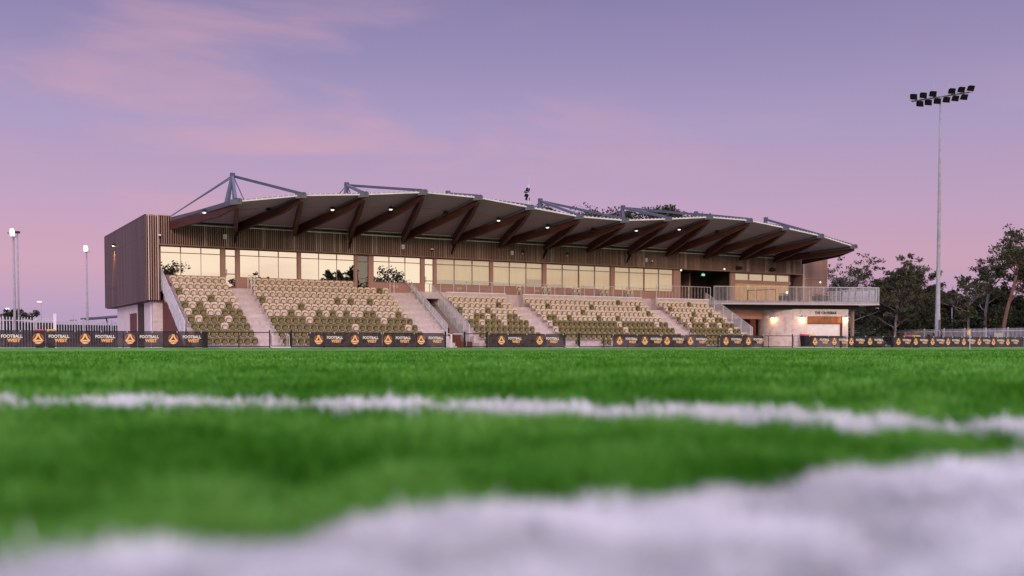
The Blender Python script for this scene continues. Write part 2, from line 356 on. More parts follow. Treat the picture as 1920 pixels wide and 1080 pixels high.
# ------------------------------------------------------------------ the grandstand
GS = empty('grandstand', (47, 77, -.3), 0, 'long timber battened grandstand with folded roof on red beams and mirrored windows', 'grandstand')
inv = Matrix.Translation((-47, -77, .3))
def part(mb, name, m, parent=None, label=None, smooth=False):
    """mesh given in world coordinates, parented to the grandstand (or to one of its parts)"""
    mb.v = [(x-47, y-77, z+.3) for x, y, z in mb.v]
    o = mb.build(name, m, parent or GS, smooth)
    if label: o['label'] = label
    return o
RP = .90; Y0 = 76.75; RZ = .495
def ry(i): return Y0 - RP*i            # seat line of row i (0 = top)
def rtop(i): return 5.14 - RZ*i
def rfl(i): return rtop(i) - .83
DECK = 4.43
def tier(x0, x1, i0, m=M_conc):
    pr = [(78.0, -.3)]; pr.append((78.0, rfl(i0)))
    for i in range(i0, 10):
        yb = ry(i) - .62; pr.append((yb, rfl(i)))
        if i < 9: pr.append((yb, rfl(i+1)))
    pr.append((ry(9)-.62, -.3))
    return MB().xprism(pr, x0, x1)
part(tier(16.0, 34.95, 0), 'seating_tier', M_conc)
part(tier(37.0, 65.2, 2), 'seating_tier', M_conc)
# platform decks above the right hand tier and the top landing of the left
dk = MB()
for a, b in ((37.02, 43.1), (44.8, 57.2), (58.8, 65.1)): dk.box((a, 75.75, 3.4), (b, 77.9, DECK))
dk.box((43.1, 76.5, 3.4), (44.8, 77.9, DECK-.004)); dk.box((57.2, 76.5, 3.4), (58.8, 77.9, DECK-.004))
part(dk, 'viewing_platform', M_conc)
wl = MB()
for a, b in ((37.6, 43.1), (44.8, 57.2), (58.8, 65.1)): wl.box((a, 75.70, DECK-.02), (b, 75.80, DECK+.06))
part(wl, 'platform_edge', M_white)
br = MB().box((34.95, 75.6, 3.9), (37.02, 77.9, DECK-.002)); part(br, 'landing', M_conc)
# aisles: two steps for each row
def aisle(x0, x1, i0):
    st = MB(); 
    for i in range(i0, 9):
        yb = ry(i)-.62; st.box((x0, yb-.42, rfl(i+1)-.1), (x1, yb, rfl(i+1)+RZ/2))
    st.box((x0, ry(9)-.62-.40, -.3), (x1, ry(9)-.62, rfl(9)-.02))
    part(st, 'aisle_stairs', M_conc_riser)
aisle(20.25, 21.75, 0); aisle(32.75, 34.9, 0); aisle(43.1, 44.45, 2); aisle(57.0, 58.35, 2)
# brown timber cheek walls of the tiers
for xx, dz_ in ((15.97, 0), (36.97, -1.5)):
    ck = MB().xprism([(78.0,-.3),(78.0,3.3+dz_)] + [p for i in range(2,10) for p in ((ry(i)-.1, max(-.2, 3.05-RZ*(i-2)+dz_)), (ry(i)-1.0, max(-.2, 3.05-RZ*(i-2)+dz_)))] + [(ry(9)-1.0,-.3)], xx-.05, xx)
    part(ck, 'cheek_wall', M_browntimber)
part(MB().box((35.0, 77.2, -.3), (36.9, 77.3, 3.9)), 'passage_wall', M_dark)
# brown front of the passage steps
ps = MB()
for i in range(3): ps.box((35.0+i*.0, 70.0+i*.9, -.3), (36.92-i*.5, 70.9+i*.9, .45+i*.5))
part(ps, 'passage_steps', M_browntimber)

# window wall
YG = 78.0
def window(x0, x1, cols, sill=5.22, top=7.30, tr=6.86, gm=M_glass, blind=None, heavy=None):
    f = MB(); fr = .05
    f.box((x0, YG-.06, sill-.04), (x1, YG+.06, sill+.03)); f.box((x0, YG-.06, top-.03), (x1, YG+.06, top+.04))
    f.box((x0-.0, YG-.06, sill+.03), (x0+.06, YG+.06, top-.03)); f.box((x1-.06, YG-.06, sill+.03), (x1, YG+.06, top-.03))
    f.box((x0+.06, YG-.055, tr-.025), (x1-.06, YG+.055, tr+.025))
    for k in range(1, cols):
        xm = x0 + (x1-x0)*k/cols; w = .05 if heavy == k else .030
        f.box((xm-w, YG-.05, tr+.025), (xm+w, YG+.05, top-.03))
        w = .05 if heavy == k else .012
        f.box((xm-w, YG-.05, sill+.03), (xm+w, YG+.05, tr-.025))
    fo = part(f, 'window', M_frame)
    p = MB()
    for k in range(cols):       # each sheet of glass sits a hair out of line with the next
        xa = x0 + (x1-x0)*k/cols; xb = x0 + (x1-x0)*(k+1)/cols; e = rng.uniform(-.006, .006)
        p.poly([(xa, YG-e, sill), (xb, YG+e, sill), (xb, YG+e, top), (xa, YG-e, top)], [(0,1,2,3)])
    po = part(p, 'pane', gm); po.parent = fo
    if blind:
        b = MB()
        for k in range(cols):
            xa = x0 + (x1-x0)*k/cols+.03; xb = x0 + (x1-x0)*(k+1)/cols-.03
            b.box((xa, YG+.12, blind[k % len(blind)]), (xb, YG+.14, top))
        bo = part(b, 'blind', M_yellow); bo.parent = fo
    return fo
window(15.78, 20.15, 3); window(21.5, 26.0, 3); window(26.22, 30.65, 3); window(32.2, 36.4, 3)
window(37.78, 42.85, 3, gm=M_glassb, blind=[5.6]); window(43.1, 48.1, 3, gm=M_glassb, blind=[5.5, 5.5, 5.9])
window(48.43, 55.35, 4, gm=M_glassb, blind=[5.55, 5.3, 5.5, 5.28], heavy=2); window(55.75, 62.55, 4, gm=M_glassb, blind=[5.28, 5.28, 5.28, 5.28], heavy=2)
def door(x0, x1, gm, top=6.75):
    f = MB(); f.box((x0-.06, YG-.07, DECK), (x0, YG+.07, 7.3)); f.box((x1, YG-.07, DECK), (x1+.06, YG+.07, 7.3))
    f.box((x0, YG-.06, top), (x1, YG+.06, top+.07)); f.box((x0, YG-.06, 7.24), (x1, YG+.06, 7.3)); f.box((x0, YG-.05, DECK), (x1, YG+.05, DECK+.1))
    f.box((x0, YG-.05, DECK+1.0), (x1, YG+.05, DECK+1.06))
    fo = part(f, 'door', M_frame)
    po = part(MB().poly([(x0,YG,DECK+.1),(x1,YG,DECK+.1),(x1,YG,7.24),(x0,YG,7.24)], [(0,1,2,3)]), 'pane', gm); po.parent = fo
    ho = part(MB().box((x0+.07, YG-.13, 5.3), (x0+.10, YG-.07, 5.8)), 'handle', M_galv); ho.parent = fo
door(20.48, 21.2, M_glass); door(30.88, 31.78, M_glassd); door(36.75, 37.5, M_glass)
# posts between the windows, wall below the sills
pl = MB()
for a, b in ((15.45,15.78),(20.15,20.42),(21.26,21.5),(26.0,26.22),(30.65,30.82),(31.84,32.2),(36.4,36.69),(37.56,37.78),(42.85,43.1),(48.1,48.43),(55.35,55.75),(62.55,63.4),(69.6,70.2)):
    part(MB().box((a, YG-.10, DECK-1), (b, YG+.10, 7.36)), 'wall_post', M_panel)
sp_ = MB()
for a, b in ((15.78,20.15),(21.5,30.65),(32.2,36.4),(37.78,42.85),(43.1,48.1),(48.43,55.35),(55.75,62.55)):
    sp_.box((a, YG-.07, DECK-.4), (b, YG+.07, 5.18))
part(sp_, 'sill_wall', M_panel)
vt = MB()
for x in (33.9, 34.2, 39.7, 39.95, 47.3, 47.55):       # small square outlets
    for a, b, c, d in ((x,x+.14,4.84,4.86),(x,x+.14,4.98,5.0),(x,x+.02,4.86,4.98),(x+.12,x+.14,4.86,4.98)): vt.box((a, YG-.09, c), (b, YG-.07, d))
part(vt, 'outlet_frame', M_print)
# rooms behind the glass
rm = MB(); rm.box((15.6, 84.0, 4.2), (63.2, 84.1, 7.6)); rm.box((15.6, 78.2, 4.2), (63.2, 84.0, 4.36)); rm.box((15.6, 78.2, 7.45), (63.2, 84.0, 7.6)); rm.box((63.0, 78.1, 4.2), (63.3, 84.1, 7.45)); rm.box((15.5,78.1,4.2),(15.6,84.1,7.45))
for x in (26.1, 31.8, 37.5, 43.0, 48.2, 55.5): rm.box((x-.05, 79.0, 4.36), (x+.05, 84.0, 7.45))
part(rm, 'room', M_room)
# open lobby, its dark walls, a bar front, notice and posts
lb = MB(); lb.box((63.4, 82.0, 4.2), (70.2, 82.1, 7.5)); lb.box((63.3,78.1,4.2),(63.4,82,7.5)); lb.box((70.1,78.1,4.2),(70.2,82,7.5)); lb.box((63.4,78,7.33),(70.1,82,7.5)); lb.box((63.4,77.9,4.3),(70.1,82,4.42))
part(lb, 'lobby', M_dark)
part(MB().box((66.6, 80.5, 4.42), (66.75, 81.9, 7.3)), 'lobby_post', M_panel)
# right hand bay: clerestory panes over an ochre folding wall
fo = MB(); fo.box((70.2, YG-.08, 7.22), (77.5, YG+.06, 7.36)); fo.box((70.2, YG-.08, 6.28), (77.6, YG+.06, 6.62))
for k in range(5): x = 70.2+k*7.3/4; fo.box((x-.04, YG-.07, 6.62), (x+.04, YG+.05, 7.22))
fo = part(fo, 'bifold_wall', M_panel)
cp = part(MB().poly([(70.2,YG,6.62),(77.5,YG,6.62),(77.5,YG,7.22),(70.2,YG,7.22)], [(0,1,2,3)]), 'pane', M_glassb); cp.parent = fo
cb = part(MB().box((70.2, YG+.12, 6.62), (77.5, YG+.14, 7.22)), 'blind', M_print); cb.parent = fo
yl = MB()
for k in range(6): yl.box((70.22+k*1.2, YG-.02, DECK), (70.22+(k+1)*1.2-.02, YG+.04, 6.28))
yo = part(yl, 'leaf_panel', M_yellow2); yo.parent = fo
part(MB().box((77.45, 78.6, 4.3), (78.7, 78.7, 7.3)), 'lobby_wall', M_dark)

# batten cladding
YC = 77.62
cl_ = MB(); cl_.box((15.6, YC+.06, 7.40), (78.9, YC+.25, 9.05)); 
part(cl_, 'cladding_backing', M_backing)
bt = MB(); x = 15.66
while x < 78.85:
    bt.box((x, YC-.04, 7.42), (x+.07, YC+.06, 9.40 if x < 16.5 else 9.02)); x += .16
part(bt, 'batten_cladding', M_batten)
tr_ = MB(); tr_.box((15.5, YC-.06, 7.34), (78.95, YC+.1, 7.42)); part(tr_, 'cladding_trim', M_frame)
cp_ = MB(); cp_.box((16.48, YC-.08, 8.2), (16.56, YC+.1, 9.5)); cp_.box((14.7, YC-.05, 9.42), (16.5, YC+.12, 9.48)); cp_.box((15.6,YC-.05,7.42),(15.66,YC+.05,9.42))
part(cp_, 'corner_trim', M_batten)
part(MB().box((15.6, YC+.07, 8.95), (16.5, YC+.3, 9.42)), 'parapet', M_backing)
# left end pavilion box
bx = MB().box((14.76, 77.56, 3.42), (15.58, 95.0, 9.38)); bx.box((15.58, 78.3, 7.6), (40.0, 95.0, 8.9)); bx.box((15.58,84.2,3.42),(40,95,7.6))
part(bx, 'end_block', M_backing)
bt = MB(); x = 14.72
while x < 15.6: bt.box((x, 77.44, 3.38), (x+.07, 77.56, 9.42)); x += .16
part(bt, 'batten_cladding', M_batten)
sd = MB(); y = 77.60
while y < 95.0: sd.box((14.68, y, 3.36), (14.76, y+.075, 9.42)); y += .11
for z in (7.95, 4.93): sd.box((14.665, 77.5, z-.02), (14.70, 95, z+.02))
sd.box((14.66, 77.44, 3.36), (14.74, 77.58, 9.46)); sd.box((14.66, 77.5, 9.40), (14.80, 95.02, 9.46)); sd.box((14.66,94.95,3.36),(14.78,95.05,9.44)); sd.box((14.66,77.5,3.34),(14.8,95,3.40))
part(sd, 'side_screen', M_screen)
part(MB().box((14.8, 77.6, 3.30), (20, 95, 3.42)), 'soffit', M_dark)
# lower wall beneath it
lw = MB().box((15.3, 78.2, -.3), (15.9, 93.0, 3.30)); part(lw, 'lower_wall', mat('pale_render', (.60,.53,.57), .8, scale=1.2, var=.08))
pr_ = MB().box((15.28, 78.0, -.3), (15.95, 78.2, 3.3)); pr_.box((15.26, 77.9, -.3), (15.95, 78.0, 3.36)); part(pr_, 'brick_pier', M_brick)
part(MB().box((15.24, 84.3, -.3), (15.30, 86.9, 2.65)), 'door', M_browntimber)
part(MB().box((15.24, 81.4, -.3), (15.30, 83.6, 3.28)), 'recess', M_dark)
part(MB().tube([(15.22, 78.4, -.3), (15.22, 78.4, 3.3)], .05), 'downpipe', M_white)
# building body behind
bd = MB(); bd.box((40.0, 84.2, -.3), (78.9, 95, 8.9)); bd.box((15.9, 78.4, -.3), (78.8, 84.1, 3.9)); bd.box((63.3, 82.1, 3.9), (78.8, 84.2, 7.6)); bd.box((40, 78.3, 7.6), (78.9, 84.2, 8.9))
part(bd, 'rear_block', M_backing)
# right hand corner wall, turned toward the pitch
P0 = Vector((78.95, 77.55)); dr = Vector((.935, -.354)); nn = Vector((-.354, -.935))
ew = MB(); n_ = 22
for k in range(n_):
    a = P0 + dr*(k*.117); b = a + dr*.075; ew.prism([a, b, b-nn*.06, a-nn*.06][::1], 4.1, 9.3)
ew.bar((*P0, 6.98), (*(P0+dr*2.6), 6.98), .08, .06); e_ = P0+dr*2.58; ew.box((e_.x, e_.y, 4.1), (e_.x+.1, e_.y+.1, 9.35))
part(ew, 'batten_cladding', M_batten)
b0 = P0 - nn*.065; b1 = b0 + dr*2.6
part(MB().prism([b0, b1, (b1.x, 95), (78.95, 95)], 4.1, 9.25), 'end_block', M_panel)

# ---- roof
NX = [19.06,23.5,28.05,32.65,37.2,41.72,46.28,50.71,55.15,59.6,64.15,68.5,72.9,77.27]
NZ = [9.76,10.48,10.87,11.36,11.3,10.86,10.44,10.41,10.79,11.22,11.21,10.79,10.32,9.56]
YN = 69.5; YM = 77.2
MX = [16.5,21.07,25.53,29.99,34.5,39.0,43.46,47.9,52.4,56.85,61.2,65.75,70.26,74.71,78.66]
Nn = [Vector((x, YN, z-.12)) for x, z in zip(NX, NZ)]; Mm = [Vector((x, YM+.1, 9.06)) for x in MX]
sf = MB()
for i in range(14):
    sf.poly([Mm[i], Mm[i+1], Nn[i]], [(0,1,2)])
    if i < 13: sf.poly([Nn[i], Mm[i+1], Nn[i+1]], [(0,1,2)])
SF = part(sf, 'roof_soffit', M_soffit)
tp = MB(); up = Vector((0,0,.14))
for i in range(14):
    tp.poly([Mm[i]+up*2, Mm[i+1]+up*2, Nn[i]+up], [(0,1,2)])
    if i < 13: tp.poly([Nn[i]+up, Mm[i+1]+up*2, Nn[i+1]+up], [(0,1,2)])
for i in range(14): tp.poly([Mm[i]+up*2, Mm[i+1]+up*2, (MX[i+1], 95.5, 9.5), (MX[i], 95.5, 9.5)], [(0,1,2,3)])
part(tp, 'roof_sheet', M_roofedge)
# seams in the soffit sheeting
for i in range(13):
    for t in (.33, .66):
        a = Nn[i].lerp(Mm[i+1], t); b = Nn[i+1].lerp(Mm[i+1], t); sm = MB().bar(a-Vector((0,0,.015)), b-Vector((0,0,.015)), .03, .02); part(sm, 'soffit_seam', M_frame).parent = SF
for i in range(13):      # edge flashings between the steel nodes
    e = MB(); a, b = Nn[i], Nn[i+1]; e.bar(a+Vector((0,-.03,.05)), b+Vector((0,-.03,.05)), .10, .10)
    for k in range(12):
        q = a.lerp(b, (k+.5)/12); e.box((q.x-.03, q.y-.05, q.z+.11), (q.x+.03, q.y+.03, q.z+.17))
    part(e, 'roof_edge', M_roofedge)
part(MB().bar(Mm[0]+Vector((0,-.02,.1)), Nn[0]+Vector((-.1,0,.08)), .16, .2), 'roof_edge', M_steel)
part(MB().bar(Mm[14]+Vector((0,0,.1)), Nn[13]+Vector((.1,0,.05)), .16, .2), 'roof_edge', M_steel)
# pale gutter strips along the wall line
gt = MB()
for i in range(14):
    gt.box((MX[i]+.35, YM-.16, 8.80), (MX[i+1]-.1, YM-.06, 8.87)); gt.box((MX[i]+.5, YM-.45, 9.08), (MX[i+1]-.3, YM-.40, 9.13))
part(gt, 'gutter', M_roofedge)
def beam(a, b):
    a, b = Vector(a), Vector(b); d = b-a
    p = a + Vector((0,0,-.33)); q = a.lerp(b, .72) + Vector((0,0,-.33)); r = b + Vector((0,0,-.20))
    m = MB(); m.bar(p, q, .26, .62); m.bar(q, r, .26, .62, w2=.22, h2=.30); return m
for i in range(14):
    part(beam(Mm[i], Nn[i]), 'roof_beam', M_timber); part(beam(Mm[i+1], Nn[i]), 'roof_beam', M_timber)
cr = MB()
for i in range(14):
    o_ = Vector((-.42, 0, -.07)); cr.bar(Mm[i]+o_+Vector((.5,0,0)), Nn[i]+o_+Vector((.1,0,-.05)), .05, .10)  # thin dark bars put in for the shadow along the soffit folds
part(cr, 'fold_shadow_bar', M_steel)
for i in range(14):      # steel shoes at the tips of the beams
    n0 = Nn[i]; sh = MB(); sh.bar(n0+Vector((-.42,.1,-.02)), n0+Vector((.30,-.12,.04)), .30, .34)
    sh.bar(n0+Vector((-.1,.3,.1)), n0+Vector((.16,-.2,.16)), .2, .2)
    part(sh, 'steel_node', M_steel)
for i in (1,3,5,7,9):
    m0 = Mm[i]; part(MB().bar((m0.x+.05, YM-.15, 8.45), (m0.x-.02, YC-.08, 7.70), .13, .26, w2=.06, h2=.10), 'bracket', M_black)
# masts over the roof and their ties
PX = [21.31,30.39,39.36,48.43,57.38,66.06,75.11]
for j, x in enumerate(PX):
    ap_ = Vector((x, 78.9, 12.93)); i = 2*j
    m = MB(); m.bar(ap_, (x-.0, 78.3, 9.3), .16); m.bar(ap_, (x-1.05, 77.4, 10.0), .2); m.box((x-.16, 78.75, 12.75), (x+.16, 79.05, 13.1))
    m.bar(ap_, (x+.05, 81.0, 9.5), .13)
    mo = part(m, 'roof_mast', M_steel)
    for n0 in (Nn[i], Nn[i+1]):
        t_ = part(MB().bar(ap_+Vector((0,0,-.05)), n0+Vector((-.05,.1,.2)), .19), 'tie_tube', M_steel); t_.parent = mo
    t_ = part(MB().tube([ap_+Vector((.1,0,-.15)), (x+2.3, 81, 9.6)], .04, 5), 'tie_rod', M_steel); t_.parent = mo
    if j == 0:
        t_ = part(MB().tube([ap_+Vector((-.1,0,-.1)), (16.62, 78.0, 9.5)], .05, 5), 'tie_rod', M_steel); t_.parent = mo
        t_ = part(MB().tube([ap_+Vector((-.05,0.1,-.2)), (16.62, 78.3, 9.5)], .035, 5), 'tie_rod', M_steel); t_.parent = mo
    else:
        t_ = part(MB().tube([ap_+Vector((-.1,0,-.15)), (x-2.3, 81, 9.6)], .04, 5), 'tie_rod', M_steel); t_.parent = mo
t_ = part(MB().bar((77.6-4.2, 77.6, 11.0), Nn[13]+Vector((-.05,.2,.15)), .19), 'tie_tube', M_steel)

# ---- balustrades
def balus(mb, p, q, ztop, zbot, ztop2=None, zbot2=None, sp=.12, w=.018, rail=.045):
    p, q = Vector(p), Vector(q); n = max(2, int((q-p).length/sp)); ztop2 = ztop if ztop2 is None else ztop2; zbot2 = zbot if zbot2 is None else zbot2
    for k in range(n+1):
        a = p.lerp(q, k/n); t = k/n; zt = ztop+(ztop2-ztop)*t; zb = zbot+(zbot2-zbot)*t
        ww = w*2.2 if k % 10 == 0 or k == n else w
        mb.box((a.x-ww/2, a.y-ww/2, zb), (a.x+ww/2, a.y+ww/2, zt))
    mb.bar((p.x, p.y, ztop), (q.x, q.y, ztop2), rail); mb.bar((p.x, p.y, zbot+.05), (q.x, q.y, zbot2+.05), rail*.8)
b = MB(); balus(b, (15.82, 78.0), (15.82, 70.7), 5.78, 4.45, 1.80, .15, sp=.10, w=.045); part(b, 'balustrade', M_galv)
b = MB(); balus(b, (35.02, 76.8), (35.02, 70.4), 5.25, 4.0, 1.76, .2, sp=.11, w=.028); b.bar((34.75, 77.4, 5.38), (34.75, 69.9, 1.2), .045); part(b, 'balustrade', M_galv)
b = MB(); balus(b, (36.96, 77.0), (36.96, 70.5), 5.12, 3.8, 1.76, .2, sp=.11, w=.028); part(b, 'balustrade', M_galv)
b = MB(); balus(b, (65.3, 76.5), (65.3, 70.2), 5.14, 3.9, 1.80, .2, sp=.12, w=.032); part(b, 'balustrade', M_galv)
for (a, c) in ((37.1, 43.0), (44.9, 57.1)):
    b = MB(); n = int((c-a)/1.0)
    for k in range(n+1):
        x = a+(c-a)*k/n; b.box((x-.022, 75.72, DECK-.25), (x+.022, 75.76, 5.36))
    b.bar((a, 75.74, 5.36), (c, 75.74, 5.36), .03)
    for z in (4.75, 5.05): b.bar((a, 75.74, z), (c, 75.74, z), .008)
    part(b, 'platform_railing', M_galv)
b = MB(); balus(b, (58.85, 75.74), (65.2, 75.74), 5.62, 4.0, sp=.36, w=.022, rail=.035); part(b, 'balustrade', M_galv)
for x in (21.7, 21.95, 33.0):
    h = MB(); h.tube([(x, 76.4, 4.0), (x, 76.4, 5.25), (x, 76.0, 5.3), (x, 75.6, 5.15), (x, 75.6, 3.9)], .022, 6); part(h, 'handrail', M_white)
for x in (20.95, 22.05): part(MB().tube([(x, 67.95, -.3), (x, 67.95, .75), (x, 68.4, .95), (x, 68.4, .0)], .02, 6), 'handrail', M_white)

# ---- terrace
T0, T1 = Vector((65.4, 75.45)), Vector((80.85, 69.45)); TR = Vector((84.0, 84.0))
part(MB().prism([(65.3, 77.9), T0, T1, TR, (78.9, 84)], 4.05, 4.17), 'terrace_edge', mat('terrace_concrete', (.62,.52,.55), .8, scale=1, var=.08))
part(MB().prism([(65.3, 77.9), T0+Vector((.05,.20)), T1+Vector((-.18,.22)), TR+Vector((-.2,-.1)), (78.9, 84)], 4.172, DECK-.01), 'terrace_slab', mat('terrace_upstand', (.34,.29,.36), .8, scale=4, var=.3))
b = MB(); balus(b, T0+Vector((.03,.05)), T1+Vector((-.05,.05)), 5.72, 4.19, sp=.135, w=.024, rail=.05); balus(b, T1+Vector((-.05,.1)), TR+Vector((-.08,-.1)), 5.72, 4.19, sp=.135, w=.024, rail=.05)
part(b, 'balustrade', M_galv)
part(MB().box((79.9, 71.9, -.3), (80.15, 72.15, 4.05)), 'column', M_stain)
part(MB().prism([(66.2,77.5), (67.2,75.9), (80.0, 71.2), (82.6, 83), (78.9,83.5)], 3.62, 4.045), 'terrace_beam', M_black)
# undercroft walls left of the kiosk
part(MB().box((65.3, 78.2, -.3), (78.5, 78.3, 3.9)), 'undercroft_wall', M_browntimber)
part(MB().box((65.35, 76.6, 2.75), (72.6, 76.7, 3.62)), 'undercroft_panel', M_panel)
part(MB().box((71.2, 76.8, -.3), (71.9, 76.9, 2.7)), 'undercroft_door', M_browntimber)

# ------------------------------------------------------------------ kiosk building
KS = empty('kiosk_building', (76, 73, -.3), 0, 'pale washed brick kiosk with a rounded corner and white roller shutter under the terrace', 'kiosk')
def kpart(mb, name, m, smooth=False):
    mb.v = [(x-76, y-73, z+.3) for x, y, z in mb.v]; return mb.build(name, m, KS, smooth)
fd = Vector((.935, -.354)); fn = Vector((.354, .935)); KR = 3.05
Q = Vector((74.4, 73.07)); ctr = Q + fn*KR
arc = []
for k in range(15):
    a = R(-90 - 20.7) - R(105)*k/14; arc.append(ctr + Vector((math.cos(a), math.sin(a)))*KR)
arc = arc[::-1]; E1 = Vector((78.78, 71.42))
w = MB(); inner = [ctr + (p-ctr)*((KR-.25)/KR) for p in arc]
w.prism(arc + inner[::-1], -.3, 3.66)
kpart(w, 'curved_brick_wall', M_brick)
def fpt(s, dpt=0): p = Q + fd*s - fn*dpt; return p      # point on kiosk face, dpt in front
FL = (E1-Q).length
def fbox(mb, s0, s1, z0, z1, d0, d1): mb.prism([fpt(s0,d0), fpt(s1,d0), fpt(s1,d1), fpt(s0,d1)], z0, z1)
def face_s(px): # along-face position seen in column px
    t = math.tan(R(30) + math.atan((px-960)/F)); return (t*Q.y - Q.x)/(fd.x - t*fd.y)
s0, s1 = face_s(1513), face_s(1579)
w = MB(); fbox(w, 0.0, s0, -.3, 3.66, 0, -.25); fbox(w, s0, s1, 2.98, 3.66, 0, -.25); fbox(w, s1, FL, -.3, 3.66, 0, -.25)
kpart(w, 'brick_wall', M_brick)
w = MB(); e2 = E1+fn*9; w.prism([E1+fn*.25, e2, e2-fd*.25, E1+fn*.25-fd*.25], -.3, 3.66); kpart(w, 'side_wall', M_brick)
w = MB()
for k in range(6):
    a = s0+(s1-s0)*k/6; fbox(w, a+.01, a+(s1-s0)/6-.01, 2.32, 2.97, -.12, -.16)
kpart(w, 'timber_head', mat('orange_timber', (.36,.13,.05), .55, scale=1.5, var=.3))
w = MB(); fbox(w, s0, s1, -.3, 2.34, -.18, -.20)
for k in range(18): fbox(w, s0, s1, .9+k*.08, .93+k*.08, -.172, -.18)
kpart(w, 'roller_shutter', M_white)
w = MB(); fbox(w, s1-.18, s1-.01, -.3, 2.32, -.06, -.17); fbox(w, s0+.01, s1-.01, 2.27, 2.33, -.05, -.17); kpart(w, 'shutter_frame', M_browntimber)
w = MB(); fbox(w, s0, s1, .95, 1.05, .25, -.17); kpart(w, 'counter', M_browntimber)

def text_mesh(txt, size, bold=.0, sxx=1.0, extrude=.0):
    cu = bpy.data.curves.new('t', 'FONT'); cu.body = txt; cu.size = size; cu.offset = bold; cu.align_x = 'CENTER'; cu.align_y = 'CENTER'; cu.resolution_u = 3; cu.extrude = extrude
    o = bpy.data.objects.new('t', cu); C.objects.link(o); bpy.context.view_layer.update()
    me = bpy.data.meshes.new_from_object(o.evaluated_get(bpy.context.evaluated_depsgraph_get()))
    bpy.data.objects.remove(o)
    for v in me.vertices: v.co.x *= sxx
    return me
s_a, s_b = face_s(1526.5), face_s(1567.5)
tm = text_mesh('THE CROSSBAR', .37, .005, 1.0, .02); xs_ = [v.co.x for v in tm.vertices]; kx = (s_b-s_a)/(max(xs_)-min(xs_))
for v in tm.vertices: v.co.x *= kx
tm.materials.append(M_black)
to = bpy.data.objects.new('sign_lettering', tm); C.objects.link(to)
pm = fpt((s_a+s_b)/2, .03); ang = math.atan2(fd.y, fd.x)
to.matrix_world = Matrix.Translation((pm.x, pm.y, 3.30)) @ Matrix.Rotation(ang, 4, 'Z') @ Matrix.Rotation(R(90), 4, 'X')
tag(to, 'black capital letters THE CROSSBAR on the brick above the roller shutter', 'sign')

# three wall lamps, lit warm
def wall_lamp(px, lab, pt=None, nrm=None):
    if pt is None: pt = fpt(face_s(px), 0); nrm = -fn
    e = empty('wall_lamp', (pt.x, pt.y, 2.95), math.atan2(nrm.y, nrm.x)+R(90), lab, 'wall lamp', 'lit wall lamps on the kiosk')
    # local: -Y points away from the wall
    MB().tube([(0,0,.12),(0,-.18,.16),(0,-.30,.12)], .025, 6).build('arm', M_galv, e)
    MB().tube([(0,-.30,.14),(0,-.30,.08),(0,-.30,-.02),(0,-.30,-.10)], [.04,.10,.22,.30], 14).build('lamp_shade', M_galv, e, True)
    MB().tube([(0,-.30,-.09),(0,-.30,-.125)], [.10,.08], 10).build('bulb', M_glowwarm, e, True)
    l = bpy.data.lights.new('lamp_light', 'POINT'); l.energy = 26; l.color = (1,.60,.26); l.shadow_soft_size = .06
    lo = bpy.data.objects.new('lamp_light', l); C.objects.link(lo); lo.parent = e; lo.location = (0,-.26,-.22)
    return e
# leftmost sits on the curved wall
azl = math.tan(R(30)+math.atan((1447-960)/F)); best = min((abs(p.x/p.y-azl), i) for i, p in enumerate(arc) if (p-ctr).dot(Vector((0,-1))) > 0)
pc = arc[best[1]]; wall_lamp(0, 'leftmost lit wall lamp, on the curved part of the brick kiosk wall', pc, (pc-ctr).normalized())
wall_lamp(1502.5, 'lit wall lamp on pale brick just left of the roller shutter'); wall_lamp(1584, 'lit wall lamp at the right corner of the brick kiosk')

# wall washer on the bronze side screen
e = empty('screen_light', (14.62, 90.2, 8.35), 0, 'small orange lit fitting on the dark bronze side screen of the grandstand', 'wall light')
MB().box((-.10,-.06,-.1),(.04,.06,.08)).build('housing', M_black, e); MB().box((-.09,-.05,-.115),(.03,.05,-.102)).build('lens', M_glowwarm, e)
for dz, rx in ((-.16, 0),):
    l = bpy.data.lights.new('lamp_light', 'SPOT'); l.energy = 1300; l.color = (1,.42,.12); l.spot_size = R(64); l.spot_blend = .9; l.shadow_soft_size = .04
    lo = bpy.data.objects.new('lamp_light', l); C.objects.link(lo); lo.parent = e; lo.location = (-.22,0,dz); lo.rotation_euler = (0, R(-12), 0)

# ------------------------------------------------------------------ seats
def plate(mb, w, z0, z1, y0, y1, th, rtop_=.16, rbot=.05, bow=.03):
    """rounded plate facing -Y: width w, from (y0,z0) at the foot to (y1,z1) at the head"""
    pts = []; H = z1-z0
    def cor(cx, cz, r, a0, a1, n):
        for k in range(n+1):
            a = R(a0+(a1-a0)*k/n); pts.append((cx+r*math.cos(a), cz+r*math.sin(a)))
    cor(w/2-rbot, rbot, rbot, -90, 0, 1); cor(w/2-rtop_, H-rtop_, rtop_, 0, 90, 3); cor(-w/2+rtop_, H-rtop_, rtop_, 90, 180, 3); cor(-w/2+rbot, rbot, rbot, 180, 270, 1)
    def P3(x, z, d): return (x, y0+(y1-y0)*z/H + d - bow*(1-(2*x/w)**2)*-1 - bow, z0+z)
    n = len(pts); V = [P3(x, z, 0) for x, z in pts] + [P3(x, z, th) for x, z in pts]
    c = len(V); V += [P3(0, H*.5, bow*.2), P3(0, H*.5, th)]
    Fc = [(i, (i+1) % n, n+(i+1) % n, n+i) for i in range(n)] + [(c, (i+1) % n, i) for i in range(n)] + [(c+1, n+i, n+(i+1) % n) for i in range(n)]
    mb.poly(V, Fc)
